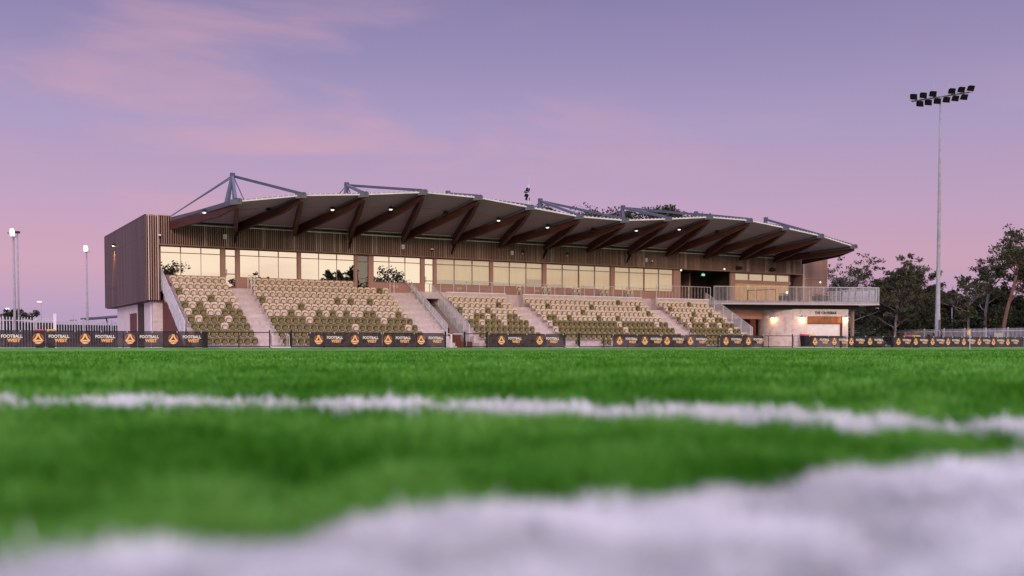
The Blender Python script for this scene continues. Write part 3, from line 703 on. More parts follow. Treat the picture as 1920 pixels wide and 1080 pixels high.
def seat_shapes():
    a = MB(); plate(a, .455, .42, .83, .0, .06, .025, .13, .05, .035)
    b = MB(); plate(b, .30, .385, .64, -.12, -.085, .03, .12, .05, .02)
    d = MB(); plate(d, .385, .36, .70, -.055, -.03, .02, .16, .05, .02)  # dark plate added as the shadow between backrest and tipped-up pan
    c = MB(); c.box((-.19,-.10,.30),(-.165,.06,.44)); c.box((.165,-.10,.30),(.19,.06,.44)); c.box((-.2,.02,.30),(.2,.07,.335))
    return a, b, c, d
sa_, sb_, sc_, sd_ = seat_shapes()
def mkmesh(mb, name, m):
    o = mb.build(name, m); me = o.data; bpy.data.objects.remove(o); return me
seatm = {'beige': (mkmesh(sa_, 'backrest', M_beige), mkmesh(sb_, 'seat_pan', M_beigein)), 'olive': (mkmesh(sa_, 'backrest', M_olive), mkmesh(sb_, 'seat_pan', M_olivein))}
M_beigesh = mat('brown_shadow_frame', (.17,.095,.07), .6); M_olivesh = mat('dark_olive_frame', (.035,.024,.008), .6)  # dark colours painting the shade in the gap around the pan
seatm = {'beige': seatm['beige'] + (mkmesh(sd_, 'gap_shade', M_beigesh),), 'olive': seatm['olive'] + (mkmesh(sd_, 'gap_shade', M_olivesh),)}
brk = mkmesh(sc_, 'bracket', M_galv)
def px_of(X, Y):
    a = X*math.cos(R(30))-Y*math.sin(R(30)); f = X*math.sin(R(30))+Y*math.cos(R(30)); return 960+F*a/f
# columns (in the photograph) of the odd-coloured seats of each row
olive_px = {1: [710.4], 3: [486.6,634.6,659,693.8,931,1028.6,1111,1199,1258.6], 4: [570.8,858.8,910,1094.6,1219.6,1302,1333],
            5: [541,603.8,628,652.6,689,700.8,746,889.5,900,920,930,951.7,961,1032,1041,1069.6,1124.4,1160.6,1265.6,1298,1322,1346,1353], 2: [1161,1293]}
beige_px = {6: [586.7,721,899.7,941.5,1033.5,1164,1235,1294.8,1327,1350], 7: [670,764.7,1044.6,1175,1370], 8: [], 9: []}
b1 = {2: {0}, 3: {4}, 4: {0,2,6}, 5: {1,2,5,6,7}, 6: {0,2,3,4,6,7}, 7: {0,1,2,3,5,6,7,8} - {5} | {6,7}, 8: set(range(9)), 9: set(range(9))}
blocks = [('leftmost block', 16.42, 8, .500, 0), ('second block', 22.05, 21, .5175, 0), ('middle block', 37.52, 11, .498, 2), ('fourth block', 44.72, 25, .490, 2), ('rightmost block', 58.62, 12, .484, 2)]
ords = ['first','second','third','fourth','fifth','sixth','seventh','eighth','ninth','tenth','eleventh','twelfth','thirteenth','fourteenth','fifteenth','sixteenth','seventeenth','eighteenth','nineteenth','twentieth','twenty-first','twenty-second','twenty-third','twenty-fourth','twenty-fifth']
seats = []
for bn, x0, n, p, i0 in blocks:
    for i in range(i0, 10):
        xs = [x0 + p*k for k in range(n)]
        if bn == 'second block' and i == 0: xs = xs[:16]
        if bn == 'fourth block' and i == 9: xs = [x for x in xs if x > 51.5] + [45.6, 48.1, 48.6]; xs.sort()
        pxs = [px_of(x, ry(i)) for x in xs]
        col = ['olive' if i >= 6 else 'beige' for _ in xs]
        if bn == 'leftmost block':
            col = ['olive' if k in b1.get(i, set()) or i >= 8 else 'beige' for k in range(len(xs))]
            if i == 7: col = ['beige' if k == 4 else 'olive' for k in range(len(xs))]
        else:
            for q in olive_px.get(i, []):
                k = min(range(len(xs)), key=lambda k: abs(pxs[k]-q))
                if abs(pxs[k]-q) < 8: col[k] = 'olive'
            for q in beige_px.get(i, []):
                k = min(range(len(xs)), key=lambda k: abs(pxs[k]-q))
                if abs(pxs[k]-q) < 8: col[k] = 'beige'
        for k, x in enumerate(xs): seats.append((x*math.sin(R(30))+ry(i)*math.cos(R(30)), x, i, bn, k, col[k]))
seats.sort()
for D0, x, i, bn, k, c in seats[:300]:
    e = empty('stadium_seat', (x, ry(i), rfl(i)), R(rng.uniform(-1.5,1.5)),
              '%s tip-up seat, %s row from the front, %s from the left in the %s' % (c, ords[9-i], ords[k], bn), 'seat', 'tip-up seats on the grandstand tier')
    for nm, me in zip(('backrest','seat_pan','gap_shade','bracket'), (*seatm[c], brk)):
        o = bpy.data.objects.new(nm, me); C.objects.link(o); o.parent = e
rest = MB(); 
mats4 = [M_beige, M_olive, M_beigein, M_olivein, M_beigesh, M_olivesh, M_galv]
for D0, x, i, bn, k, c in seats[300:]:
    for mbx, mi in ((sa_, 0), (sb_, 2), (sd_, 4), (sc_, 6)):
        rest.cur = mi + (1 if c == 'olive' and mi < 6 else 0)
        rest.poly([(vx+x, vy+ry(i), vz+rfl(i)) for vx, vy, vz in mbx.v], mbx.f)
tag(rest.build('far_seats', mats4), 'beige and olive tip-up seats filling the farther blocks of the tier', 'seats', kind='stuff')
# loose companion chairs on the viewing platform
for px, lab in ((972.8,'beige companion seat alone at the left end of the right platform railing'),
                (1020,'left seat of the first pair behind the platform railing'),(1029,'right seat of the first pair behind the platform railing'),
                (1076,'left seat of the second pair behind the platform railing'),(1084.5,'right seat of the second pair behind the platform railing'),
                (1128,'left seat of the third pair behind the platform railing'),(1136.5,'right seat of the third pair behind the platform railing'),
                (1176,'left seat of the fourth pair behind the platform railing'),(1183,'right seat of the fourth pair behind the platform railing')):
    t = math.tan(R(30)+math.atan((px-960)/F)); X = t*76.8
    e = empty('companion_seat', (X, 76.8, DECK), 0, lab, 'seat', 'paired seats on the viewing platform')
    for nm, me in zip(('backrest','seat_pan','gap_shade','bracket'), (*seatm['beige'], brk)):
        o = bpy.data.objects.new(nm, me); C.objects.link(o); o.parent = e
    MB().box((-.2,-.1,0),(-.16,.05,.32)).build('leg', M_galv, e); MB().box((.16,-.1,0),(.2,.05,.32)).build('leg', M_galv, e)

# ------------------------------------------------------------------ fittings on the grandstand
def onwall(px, z, Y=YC-.03):
    t = math.tan(R(30)+math.atan((px-960)/F)); return (t*Y, Y, z)
spk = ['white wall speaker left of the first roof bracket','white wall speaker above the fourth window','white wall speaker above the seventh window','white wall speaker right of the last roof bracket']
for (px, z), lab in zip(((423,8.15),(755,8.08),(958.5,8.05),(1209,8.03)), spk):
    e = empty('wall_speaker', onwall(px, z), 0, lab, 'speaker', 'white speakers on the battens'); MB().box((-.11,-.22,-.17),(.11,-.04,.17)).build('cabinet', M_white, e); MB().box((-.09,-.225,-.14),(.09,-.221,.10)).build('grille', M_galv, e); MB().box((-.03,-.06,-.04),(.03,.03,.04)).build('mount', M_galv, e)
for (px, z), lab in zip(((301,7.95),(809.4,7.95),(1220,7.9)), ('white dome camera near the left end of the battens','white dome camera above the third door','white dome camera beside a white speaker above the last mirrored windows')):
    e = empty('dome_camera', onwall(px, z), 0, lab, 'camera', 'cameras on the battens'); MB().box((-.09,-.20,.02),(.09,.0,.12)).build('housing', M_white, e); MB().tube([(0,-.13,.03),(0,-.13,-.06),(0,-.13,-.11)], [.08,.075,.03], 10).build('dome', M_black, e, True)
for (px, z), lab in zip(((1382,7.72),(1444.6,7.72)), ('left of the two black oval loudspeakers above the terrace','right of the two black oval loudspeakers above the terrace')):
    e = empty('loudspeaker', onwall(px, z), 0, lab, 'speaker', 'black loudspeakers on the battens'); MB().tube([(-.36,-.2,0),(-.26,-.2,0),(.26,-.2,0),(.36,-.2,0)], [.09,.17,.17,.09], 12).build('cabinet', M_black, e, True); MB().box((-.04,-.12,-.04),(.04,.04,.04)).build('mount', M_galv, e)
for (px, z), lab in zip(((979,8.25),(1062,8.28)), ('small black floodlight above the sixth window','small black floodlight left of the fourth roof bracket')):
    e = empty('spot_fitting', onwall(px, z), 0, lab, 'spotlight', 'black spotlights on the battens'); MB().tube([(0,0,0),(0,-.2,-.05)], [.09,.12], 10).build('housing', M_black, e); MB().box((-.03,-.12,-.26),(.03,-.04,-.14)).build('sensor', M_white, e)
for (px, z, Y), lab in zip(((1355.6,7.55,YC-.03),(1274.7,7.28,YG-.15),(1535,6.55,76.0)), ('small lit white lamp on the battens above the lobby','small white box light at the top left of the dark lobby','small lit white lamp on the right end wall')):
    p = onwall(px, z, Y); e = empty('bulkhead_light', p, 0, lab, 'light', 'small white lights on the facade'); MB().box((-.09,-.12,-.08),(.09,.0,.08)).build('housing', M_white, e); MB().box((-.08,-.13,-.07),(.08,-.121,.05)).build('lens', M_glow, e)
e = empty('exit_sign', onwall(1317, 7.08, 79.4), 0, 'green lit exit sign hanging in the dark lobby', 'exit sign'); MB().box((-.22,-.04,-.12),(.22,.04,.12)).build('housing', M_white, e)
xs_ = MB().box((-.20,-.046,-.10),(.20,-.042,.10)).build('face', M_green, e); MB().box((-.05,-.02,.12),(.05,.02,.22)).build('hanger', M_white, e)
e = empty('lobby_lamp', onwall(1346.5, 6.9, 80.5), 0, 'white hanging lamp inside the dark lobby', 'lamp'); MB().tube([(0,0,.05),(0,0,-.05)],[.18,.24],12).build('shade', M_white, e); MB().tube([(0,0,.05),(0,0,.42)],.012,6).build('cord', M_black, e)
e = empty('notice', onwall(1364, 6.35, 81.9), 0, 'pale framed notice on the dark lobby wall', 'notice'); MB().box((-.30,-.06,-.35),(.30,0,.35)).build('frame', M_galv, e); MB().box((-.26,-.064,-.31),(.26,-.061,.31)).build('sheet', M_dark, e)
# downlights and dark fittings under the roof
dl = [(0,.63,1),(1,.62,0),(2,.66,1),(3,.66,1),(4,.66,0),(5,.68,1),(6,.68,1),(7,.68,0),(8,.68,1),(9,.7,1),(10,.68,0)]
for i, t, lit in dl:
    p = Mm[i].lerp(Nn[i], t) + Vector((-.50, 0, -.20))
    e = empty('roof_downlight', tuple(p), 0, '%s round downlight beside the %s long red beam from the left' % ('lit' if lit else 'unlit', ords[i]), 'downlight', 'round downlights under the grandstand roof')
    MB().tube([(0,0,.20),(0,0,-.02)], [.10,.20], 14).build('housing', M_black, e, False)
    MB().tube([(0,0,-.022),(0,0,-.10)], [.14,.10], 14).build('lens', M_down if lit else M_dark, e, True)

# ------------------------------------------------------------------ things on the terrace
def tpt(px, back):   # on the terrace, back metres behind its front edge
    a = T0 - nn*back; t = math.tan(R(30)+math.atan((px-960)/F)); d = (T1-T0).normalized(); s = (t*a.y-a.x)/(d.x-t*d.y); return a + d*s
p = tpt(1447-40, 1.6); q = tpt(1453, 1.6)
p = tpt(1400, 1.5); q = tpt(1453, 1.5); L_ = (q-p).length
e = empty('steel_frame', (p.x, p.y, DECK), math.atan2(q.y-p.y, q.x-p.x), 'dark brown steel rail frame standing on the terrace', 'rail frame')
MB().bar((0,0,1.0),(L_,0,1.12),.06).build('top_bar', M_black, e)
for k in range(4): MB().bar((L_*k/3,0,0),(L_*k/3,0,1.0+.12*k/3),.05).build('leg', M_black, e)
p = tpt(1401.5, 1.2); e = empty('stand_sign', (p.x,p.y,DECK), 0, 'small grey notice board on a thin post on the terrace', 'sign')
MB().box((-.02,-.02,0),(.02,.02,1.15)).build('post', M_black, e); MB().box((-.12,-.03,1.1),(.12,-.021,1.5)).build('board', M_galv, e); MB().box((-.2,-.2,0),(.2,.2,.03)).build('base', M_black, e)
def planter(px, back, wdt, lab, flowers, tubc=M_dirtpl):
    p = tpt(px, back); e = empty('planter', (p.x,p.y,DECK), R(-20), lab, 'planter'); w = wdt/2
    MB().poly([(-w*.9,-.2,0),(w*.9,-.2,0),(w*.9,.2,0),(-w*.9,.2,0),(-w,-.25,.5),(w,-.25,.5),(w,.25,.5),(-w,.25,.5)], [(3,2,1,0),(4,5,6,7),(0,1,5,4),(1,2,6,5),(2,3,7,6),(3,0,4,7)]).build('tub', tubc, e)
    for m, n, nm in ((M_leafd, 160, 'foliage'),) + flowers:
        b = MB()
        for k in range(n):
            c = Vector((rng.uniform(-w,w), rng.uniform(-.2,.2), .5+rng.random()*.28)); u = Vector((rng.uniform(-1,1),rng.uniform(-1,1),rng.uniform(-1,1))).normalized()*.05; v = u.orthogonal().normalized()*.05
            b.poly([c-u,c+v,c+u,c-v], [(0,1,2,3)])
        b.build(nm, m, e)
planter(1472, 1.4, 1.3, 'long black planter with low plants by the ochre folding wall', ((M_glow, 0, 'flower'),)[:0])
planter(1537, 1.0, 1.5, 'dark planter of red and orange flowers on the terrace', ((M_red, 110, 'red_flowers'), (M_orange, 60, 'orange_flowers')))
p = tpt(1474.5, 1.5); e = empty('table_lamp', (p.x,p.y,DECK+.5), 0, 'small glowing lamp standing on the black planter', 'lamp'); MB().tube([(0,0,0),(0,0,.22)],.02,6).build('stem', M_galv, e); MB().tube([(0,0,.2),(0,0,.3),(0,0,.42)],[.1,.12,.08],10).build('shade', M_glow, e, True)
# pale windbreak boards beyond the far rail of the terrace
wn = ['leftmost','second','third','fourth','fifth']
for k, px in enumerate((1583, 1596, 1609, 1621, 1633)):
    p = at(px, 108); e = empty('windbreak_panel', (p[0]-3.0, p[1]-4.0, DECK), R(-30), '%s pale upright windbreak cloth at the right end of the terrace' % wn[k], 'windbreak', 'pale windbreak cloths')
    t = math.tan(R(30)+math.atan((px-960)/F)); e.location = (t*(76.2-.9*k), 76.2-.9*k, DECK)
    if e.location.x > 82.0: e.location = (t*(75.0-1.0*k), 75.0-1.0*k, DECK)
    b = MB(); n = 8
    for j in range(n): 
        x0_, x1_ = -.28+.56*j/n, -.28+.56*(j+1)/n; b.poly([(x0_, .05*math.sin(j*1.9), .05), (x1_, .05*math.sin((j+1)*1.9), .05), (x1_*.8+.03, .05*math.sin((j+1)*1.9), 1.12), (x0_*.8+.03, .05*math.sin(j*1.9), 1.12)], [(0,1,2,3)])
    b.build('cloth', M_galv, e); MB().bar((.33,0,0),(.29,0,1.2),.04).build('post', M_galv, e)

# ------------------------------------------------------------------ perimeter fence, banners
def fy(x): return 67.35 - .018*x
FH = .99
def fpx(px):    # fence position at photo column
    t = math.tan(R(30)+math.atan((px-960)/F)); return t*67.35/(1+.018*t)
def fence_run(a, b, lab, posts, thick=()):
    xa, xb = fpx(a) if a > -900 else a, fpx(b)
    e = empty('pitch_fence', (xa, fy(xa), 0), 0, lab, 'fence', 'black pitchside fences')
    o = Vector((xa, fy(xa), 0)); A = Vector((xa, fy(xa), 0))-o; B = Vector((xb, fy(xb), 0))-o
    MB().tube([A+Vector((0,0,FH)), B+Vector((0,0,FH))], .028, 8).build('top_rail', M_black, e)
    MB().tube([A+Vector((0,0,.07)), B+Vector((0,0,.07))], .03, 8).build('bottom_rail', M_black, e)
    n = max(1, round((xb-xa)/2.4)); 
    for k in range(n+1):
        q = A.lerp(B, k/n); MB().tube([q+Vector((0,0,-.3)), q+Vector((0,0,FH+.0))], .03, 8).build('post', M_black, e)
    return e
runs = [(-12, 380, 'black rail fence at the far left, hung with banners'), (389, 506, 'black rail fence in front of the leftmost seats and stairs'), (547, 835, 'black rail fence left of the passage, behind four logos'),
        (871, 912, 'short black rail fence just right of the passage'), (914, 1058, 'black rail fence behind the banner of two logos right of the passage'), (1086, 1345, 'black rail fence in front of the fourth seat block'),
        (1347, 1485, 'black rail fence left of the kiosk'), (1527, 1671, 'black rail fence in front of the roller shutter'), (1673.5, 1925, 'black rail fence at the far right, behind eight logos')]
for a, b, lab in runs: fence_run(a, b, lab, 0)
for k, (px, lab) in enumerate(((506,'taller black gate post at the foot of the first aisle'),(546.5,'thick black gate post right of the small gate'),(835,'thick black gate post left of the passage'),(871,'thick black gate post right of the passage'),(913,'black double post right of the hoop railing'),(1058,'black gate post at the end of the two logo banner'),(1086,'thick black gate post right of the wheelchair gap'),(1485.5,'tall black gate post in front of the kiosk'),(1672.5,'thick black gate post left of the rightmost banner'),(385.5,'broad black panel post at the right end of the leftmost banner'))):
    X = fpx(px); w = .28 if px == 385.5 else (.10 if k in (1,2,3,4,6,8) else .06); h = FH+.02 if px == 385.5 else 1.12
    e = MB().box((-w/2,-.04,0),(w/2,.04,h+.3)); e.box((-w/2-.01,-.05,h+.28),(w/2+.01,.05,h+.31))
    tag(e.build('gate_post', M_black, None, loc=(X, fy(X), -.3)), lab, 'post', 'black gate posts')
def gate(a, b, lab, m=M_black, base=True, z=.0):
    xa, xb = fpx(a), fpx(b); wd = xb-xa
    e = empty('gate', (xa, fy(xa), 0), 0, lab, 'gate', 'small pitch gates'); r = .1; pts = []
    for cx, cz, a0 in ((wd-r, FH-r, 0), (r, FH-r, 90), (r, .1+r, 180), (wd-r, .1+r, 270)):
        for k in range(4): an = R(a0+30*k); pts.append((cx+r*math.cos(an), 0, cz+r*math.sin(an)))
    pts.append(pts[0]); MB().tube(pts, .025, 6).build('gate_frame', m, e)
    if base: MB().box((0,-.2,-.05),(wd,.2,.04)).build('sill', M_white, e)
gate(508.5, 544.5, 'small rounded black gate at the foot of the first aisle'); gate(1060, 1084, 'small rounded black gate at the wheelchair gap'); gate(1488, 1524, 'wide rounded black gate in front of the brick kiosk', base=True)
for px, w_, lab in ((841.5, .5, 'white and black hoop rail on the left of the passage'), (862, 1.2, 'grey hoop rail on the right of the passage')):
    X = fpx(px); e = empty('hoop_rail', (X, fy(X)+.1, -.3), 0, lab, 'rail', 'hoop rails at the passage')
    MB().tube([(-w_/2,0,0),(-w_/2,0,1.15),(-w_/2+.12,0,1.27),(w_/2-.12,0,1.27),(w_/2,0,1.15),(w_/2,0,.4 if px>850 else 0)], .03, 8).build('hoop', M_galv, e, True)
    if px < 850: MB().box((w_/2-.06,-.03,0),(w_/2+.06,.03,1.25)).build('post', M_white, e)

def emblem():
    m = MB(); n = 10
    def band(x0, x1, top, bot, rot):
        V = []
        for k in range(n+1):
            x = x0+(x1-x0)*k/n; V.append((x, top(x)))
        for k in range(n, -1, -1):
            x = x0+(x1-x0)*k/n; V.append((x, bot(x)))
        c, s = math.cos(rot), math.sin(rot); P = [(x*c-y*s, 0, x*s+y*c) for x, y in V]; q = 2*n+2
        m.poly(P, [(k, k+1, q-2-k, q-1-k) for k in range(n)])
    for r0 in (0, R(120), R(240)):
        band(-.76, .76, lambda x: -.20-.36*x*x, lambda x: -.53-.26*x*x, r0)
        m.cur = 1 if r0 else 0
        if r0: band(-.60, .60, lambda x: -.70-.20*x*x, lambda x: -math.sqrt(max(0, .94-x*x)), r0)
        else: band(-.56, .56, lambda x: -.64-.26*x*x, lambda x: -math.sqrt(max(0, 1-x*x)), r0)
        m.cur = 0
    m.v = [(x*.315, y, z*.315) for x, y, z in m.v]; return m
M_peach = mat('peach_print', (.95,.52,.24), .6, scale=4, var=.06)
M_rust = mat('rust_print', (.34,.15,.08), .6)
EM = mkmesh(emblem(), 'emblem', [M_peach, M_rust])
T1m = text_mesh('FOOTBALL', .25, .008); kx = 1.14/(max(v.co.x for v in T1m.vertices)*2)
for v in T1m.vertices: v.co.x *= kx
T1m.materials.append(M_print)
T2m = text_mesh('WEST', .26, .016); kx = .70/(max(v.co.x for v in T2m.vertices)*2)
for v in T2m.vertices: v.co.x *= kx
T2m.materials.append(M_orange)
def banner(a, b, ems, lab, seed):
    xa, xb = fpx(a) if a > -200 else fpx(a), fpx(b); wd = xb-xa; rr = np.random.default_rng(seed)
    e = empty('banner', (xa, fy(xa)-.05, 0), math.atan2(fy(xb)-fy(xa), wd), lab, 'banner', 'dark mesh banners on the pitch fence')
    nx, nz_ = max(8, int(wd/.09)), 8; ph = rr.uniform(0, 6, 4); V = []; sag = rr.uniform(.0, .02)
    for j in range(nz_+1):
        for i in range(nx+1):
            x = wd*i/nx; z = .10+.86*j/nz_
            y = .010*math.sin(x*5.1+z*6*math.sin(x*.9+ph[0])+ph[1]) + .006*math.sin(x*11.7-z*9+ph[2])
            zz = z + (0.0 if j < nz_ else -sag*abs(math.sin(x*1.3+ph[3])))
            V.append((x, y, zz))
    MB().poly(V, [(j*(nx+1)+i, j*(nx+1)+i+1, (j+1)*(nx+1)+i+1, (j+1)*(nx+1)+i) for j in range(nz_) for i in range(nx)]).build('cloth', M_banner, e, True)
    for px in ems:
        X = fpx(px)-xa
        for nm, me, dx, z, rot in (('emblem', EM, 0, .54, 0), ('white_lettering', T1m, 1.13, .665, R(90)), ('orange_lettering', T2m, 1.24, .425, R(90))):
            if X+dx > wd+.4 or X+dx < 0: continue
            o = bpy.data.objects.new(nm, me); C.objects.link(o); o.parent = e; o.location = (X+dx, -.024, z); o.rotation_euler = (rot, 0, 0)
    for px in range(1): 
        b_ = MB()
        for k in range(max(2, int(wd/1.2))): x = .05+(wd-.1)*k/(max(2, int(wd/1.2))-1); b_.box((x-.012,-.03,.93),(x+.012,.03,1.03))
        b_.build('cable_tie', M_print, e)
banner(-16, 379, (-18, 72, 160, 244, 325), 'longest dark banner at the far left with orange emblems and FOOTBALL WEST', 1)
banner(580, 716, (597, 665), 'dark banner of two logos, first of the pair left of the passage', 2)
banner(717, 833.5, (727, 789), 'dark banner of two logos, second of the pair left of the passage', 3)
banner(915, 1056.5, (939.5, 1011), 'dark banner of two widely spaced logos right of the passage', 4)
banner(1148, 1238, (1160.7, 1208), 'dark banner with two logos below the fourth seat block, left one', 5)
banner(1239, 1323, (1249.7, 1293.4), 'dark banner with two logos below the fourth seat block, right one', 6)
banner(1349, 1431, (1360, 1402), 'dark banner of two logos ending left of the brick kiosk', 7)
banner(1516, 1586.5, (1526.7, 1563), 'see-through dark banner of two logos in front of the roller shutter', 8)
banner(1587.5, 1655, (1594.8, 1629.7), 'dark banner of two logos at the right corner of the kiosk', 9)
banner(1674.5, 1918.5, (1683, 1715.5, 1747, 1776, 1805.5, 1834.5, 1861, 1888), 'long dark banner of eight logos at the far right', 10)

# wheelie bins behind the fence
def wheelie(px, D, m, lab):
    p = at(px, D); e = empty('wheelie_bin', (p[0], p[1], -.3), R(rng.uniform(-12,0)), lab, 'wheelie bin', 'wheelie bins behind the pitch fence')
    MB().poly([(-.22,-.26,.08),(.22,-.26,.08),(.22,.22,.08),(-.22,.22,.08),(-.29,-.33,1.38),(.29,-.33,1.38),(.29,.33,1.38),(-.29,.33,1.38)], [(3,2,1,0),(4,5,6,7),(0,1,5,4),(1,2,6,5),(2,3,7,6),(3,0,4,7)]).build('body', M_dirtpl, e)
    MB().poly([(-.32,-.38,1.385),(.32,-.38,1.385),(.32,.36,1.385),(-.32,.36,1.385),(-.27,-.30,1.50),(.27,-.30,1.50),(.27,.30,1.55),(-.27,.30,1.55)], [(3,2,1,0),(4,5,6,7),(0,1,5,4),(1,2,6,5),(2,3,7,6),(3,0,4,7)]).build('lid', m, e)
    for s in (-1, 1): MB().tube([(s*.22,.26,.1),(s*.28,.26,.1)], .1, 12).build('wheel', M_black, e)
    MB().tube([(-.22,.40,1.36),(.22,.40,1.36)], .02, 6).build('handle', M_dirtpl, e)
for px, D, m, lab in ((74.5,71,M_red,'red lidded wheelie bin at the far left behind the banner'),(97,71.5,M_yel,'yellow lidded wheelie bin at the far left behind the banner'),
                      (361.5,70.5,M_red,'red lidded wheelie bin in front of the leftmost seats'),(377.5,71,M_yel,'yellow lidded wheelie bin in front of the leftmost seats'),
                      (1508,99.5,M_red,'red lidded wheelie bin in front of the kiosk'),(1520,100,M_yel,'yellow lidded wheelie bin in front of the kiosk'),
                      (1701,108,M_red,'red lidded wheelie bin near the tall floodlight mast'),(1717,108.5,M_yel,'yellow lidded wheelie bin near the tall floodlight mast')): wheelie(px, D, m, lab)

# corner flag
p = at(1818, 84); e = empty('corner_flag', (p[0], p[1], float(turf_z(0, p[1]))), 0, 'white pole with orange corner flag in front of the far right banner', 'corner flag')
MB().tube([(0,0,0),(0,0,1.62)], .022, 8).build('pole', M_white, e)
fl = MB(); V = [(-.02-.32*i/6, .05*math.sin(i*1.2)*i/6, 1.58-.42*j/4-.10*i/6*(1 if j<2 else -.4)) for j in range(5) for i in range(7)]
fl.poly(V, [(j*7+i, j*7+i+1, (j+1)*7+i+1, (j+1)*7+i) for j in range(4) for i in range(6)]).build('flag', M_orange, e, True)

# ------------------------------------------------------------------ palisade fences
def palisade(P, Q_, h, lab, screen=None, sp=.155, pw=.05):
    P, Q_ = Vector(P), Vector(Q_); Ln = (Q_-P).length; e = empty('palisade_fence', (P.x, P.y, -.3), math.atan2(Q_.y-P.y, Q_.x-P.x), lab, 'fence', 'galvanised palisade fences')
    b = MB(); n = int(Ln/sp)
    for k in range(n):
        x = k*sp; b.poly([(x,0,.1),(x+pw,0,.1),(x+pw,0,h-.08),(x+pw/2,0,h),(x,0,h-.08),(x,.012,.1),(x+pw,.012,.1),(x+pw,.012,h-.08),(x+pw/2,.012,h),(x,.012,h-.08)], [(0,1,2,3,4),(9,8,7,6,5),(0,5,6,1),(1,6,7,2),(4,9,5,0),(2,7,8,3),(3,8,9,4)])
    b.build('pickets', M_galv, e)
    r = MB(); r.box((0,.02,h-.36),(Ln,.06,h-.29)); r.box((0,.02,.3),(Ln,.06,.37)); r.build('rails', M_galv, e)
    for k in range(min(90, int(Ln/2.7))+1):
        MB().box((k*2.7-.04,.06,0),(k*2.7+.04,.16,h+.06)).build('post', M_galv, e)
    if screen: MB().box((0,.17,.0),(Ln,.19,screen)).build('shade_cloth', M_cloth, e)
palisade((-6, 97.5), (11.3, 101.5), 2.98, 'galvanised palisade fence at the far left below the street lamps', 2.5, sp=.25, pw=.085)
palisade((11.45, 101.5), (18.2, 104.0), 2.85, 'lower galvanised palisade fence between the white post and the grandstand', 2.35, sp=.25, pw=.085)
palisade((104.5, 108), (106.5, 35), 2.45, 'long galvanised palisade fence in front of the gum trees', 0)
tag(MB().box((-.12,-.12,0),(.12,.12,3.3)).build('fence_post', M_white, None, loc=(11.38, 101.4, -.3)), 'white square post between the two left palisade fences', 'post')
# hedge line and far bushes behind fences added with the trees below

# carport roof at the left end of the stand
p = at(200, 108); e = empty('shelter', (p[0], p[1], -.3), R(-28), 'flat grey shelter roof on slanting struts beside the grandstand', 'shelter')
MB().bar((-2.2,0,3.20),(3.2,0,3.62),2.2,.16).build('roof', M_steel, e)
for x in (.0, 1.3): MB().bar((x+.6,0,1.2),(x,0,3.3),.12).build('strut', M_steel, e)
MB().box((.45,-.2,0),(2.1,.2,1.3)).build('base', M_steel, e)

# ------------------------------------------------------------------ lamps and masts
def street_light(px, D, top_y, lab, r0=.12, head='globe', lean=0):
    p = at(px, D); h = (650-top_y)/F*D + .3
    e = empty('street_light', (p[0], p[1], -.3), R(-30), lab, 'street light')
    MB().tube([(0,0,0),(0,0,h*.4),(0,0,h)], [r0,r0*.85,r0*.6], 10).build('pole', M_mast, e, True)
    return e, h
def floodhead(e, h, s=.55):
    b = MB(); b.box((-s*.5,-.25,h-.0),(s*.5,.25,h+.10)); b.build('bracket', M_galv, e)
    MB().tube([(-.02,-.1,h+.05),(-.02,-.15,h+.35),(-.02,-.2,h+.62)], [s*.30,s*.36,s*.24], 10).build('lamp_head', M_glow, e, True)
e, h = street_light(29, 80, 444, 'thick grey light pole at the far left with a bright lamp head', .11, 'thick'); floodhead(e, h, .5)
e, h = street_light(165, 106, 472, 'grey light pole left of the grandstand with a bright lamp head', .125, 'thick'); floodhead(e, h, .62)
e, h = street_light(36.5, 128, 436, 'thin pale pole with a dark crossarm beside the thick far left pole', .13)
MB().box((-1.2,-.08,h-.12),(.3,.08,h)).build('crossarm', M_steel, e); MB().box((-.35,-.2,h),(.25,.2,h+.15)).build('lamp_head', M_black, e)
e, h = street_light(79, 190, 566, 'distant slim street light with a bright curved head left of the stand', .08); MB().box((-.7,-.10,h),(.05,.10,h+.12)).build('lamp_head', M_glow, e)
e, h = street_light(15.5, 170, 580, 'distant street light in front of the small tree at far left', .07); MB().box((-.22,-.15,h),(.22,.15,h+.25)).build('lamp_head', M_glow, e)
e, h = street_light(1783.5, 128, 538, 'slim street light with a short arm right of the tall mast', .11); MB().bar((0,0,h),(.75,0,h+.12),.09).build('arm', M_galv, e); MB().box((.1,-.12,h+.02),(.95,.12,h+.16)).build('lamp_head', M_white, e)
e, h = street_light(139, 260, 589, 'thin far utility pole with a crossbar left of the stand', .12); MB().box((-.9,-.06,h-1.6),(.9,.06,h-1.35)).build('crossarm', M_steel, e)

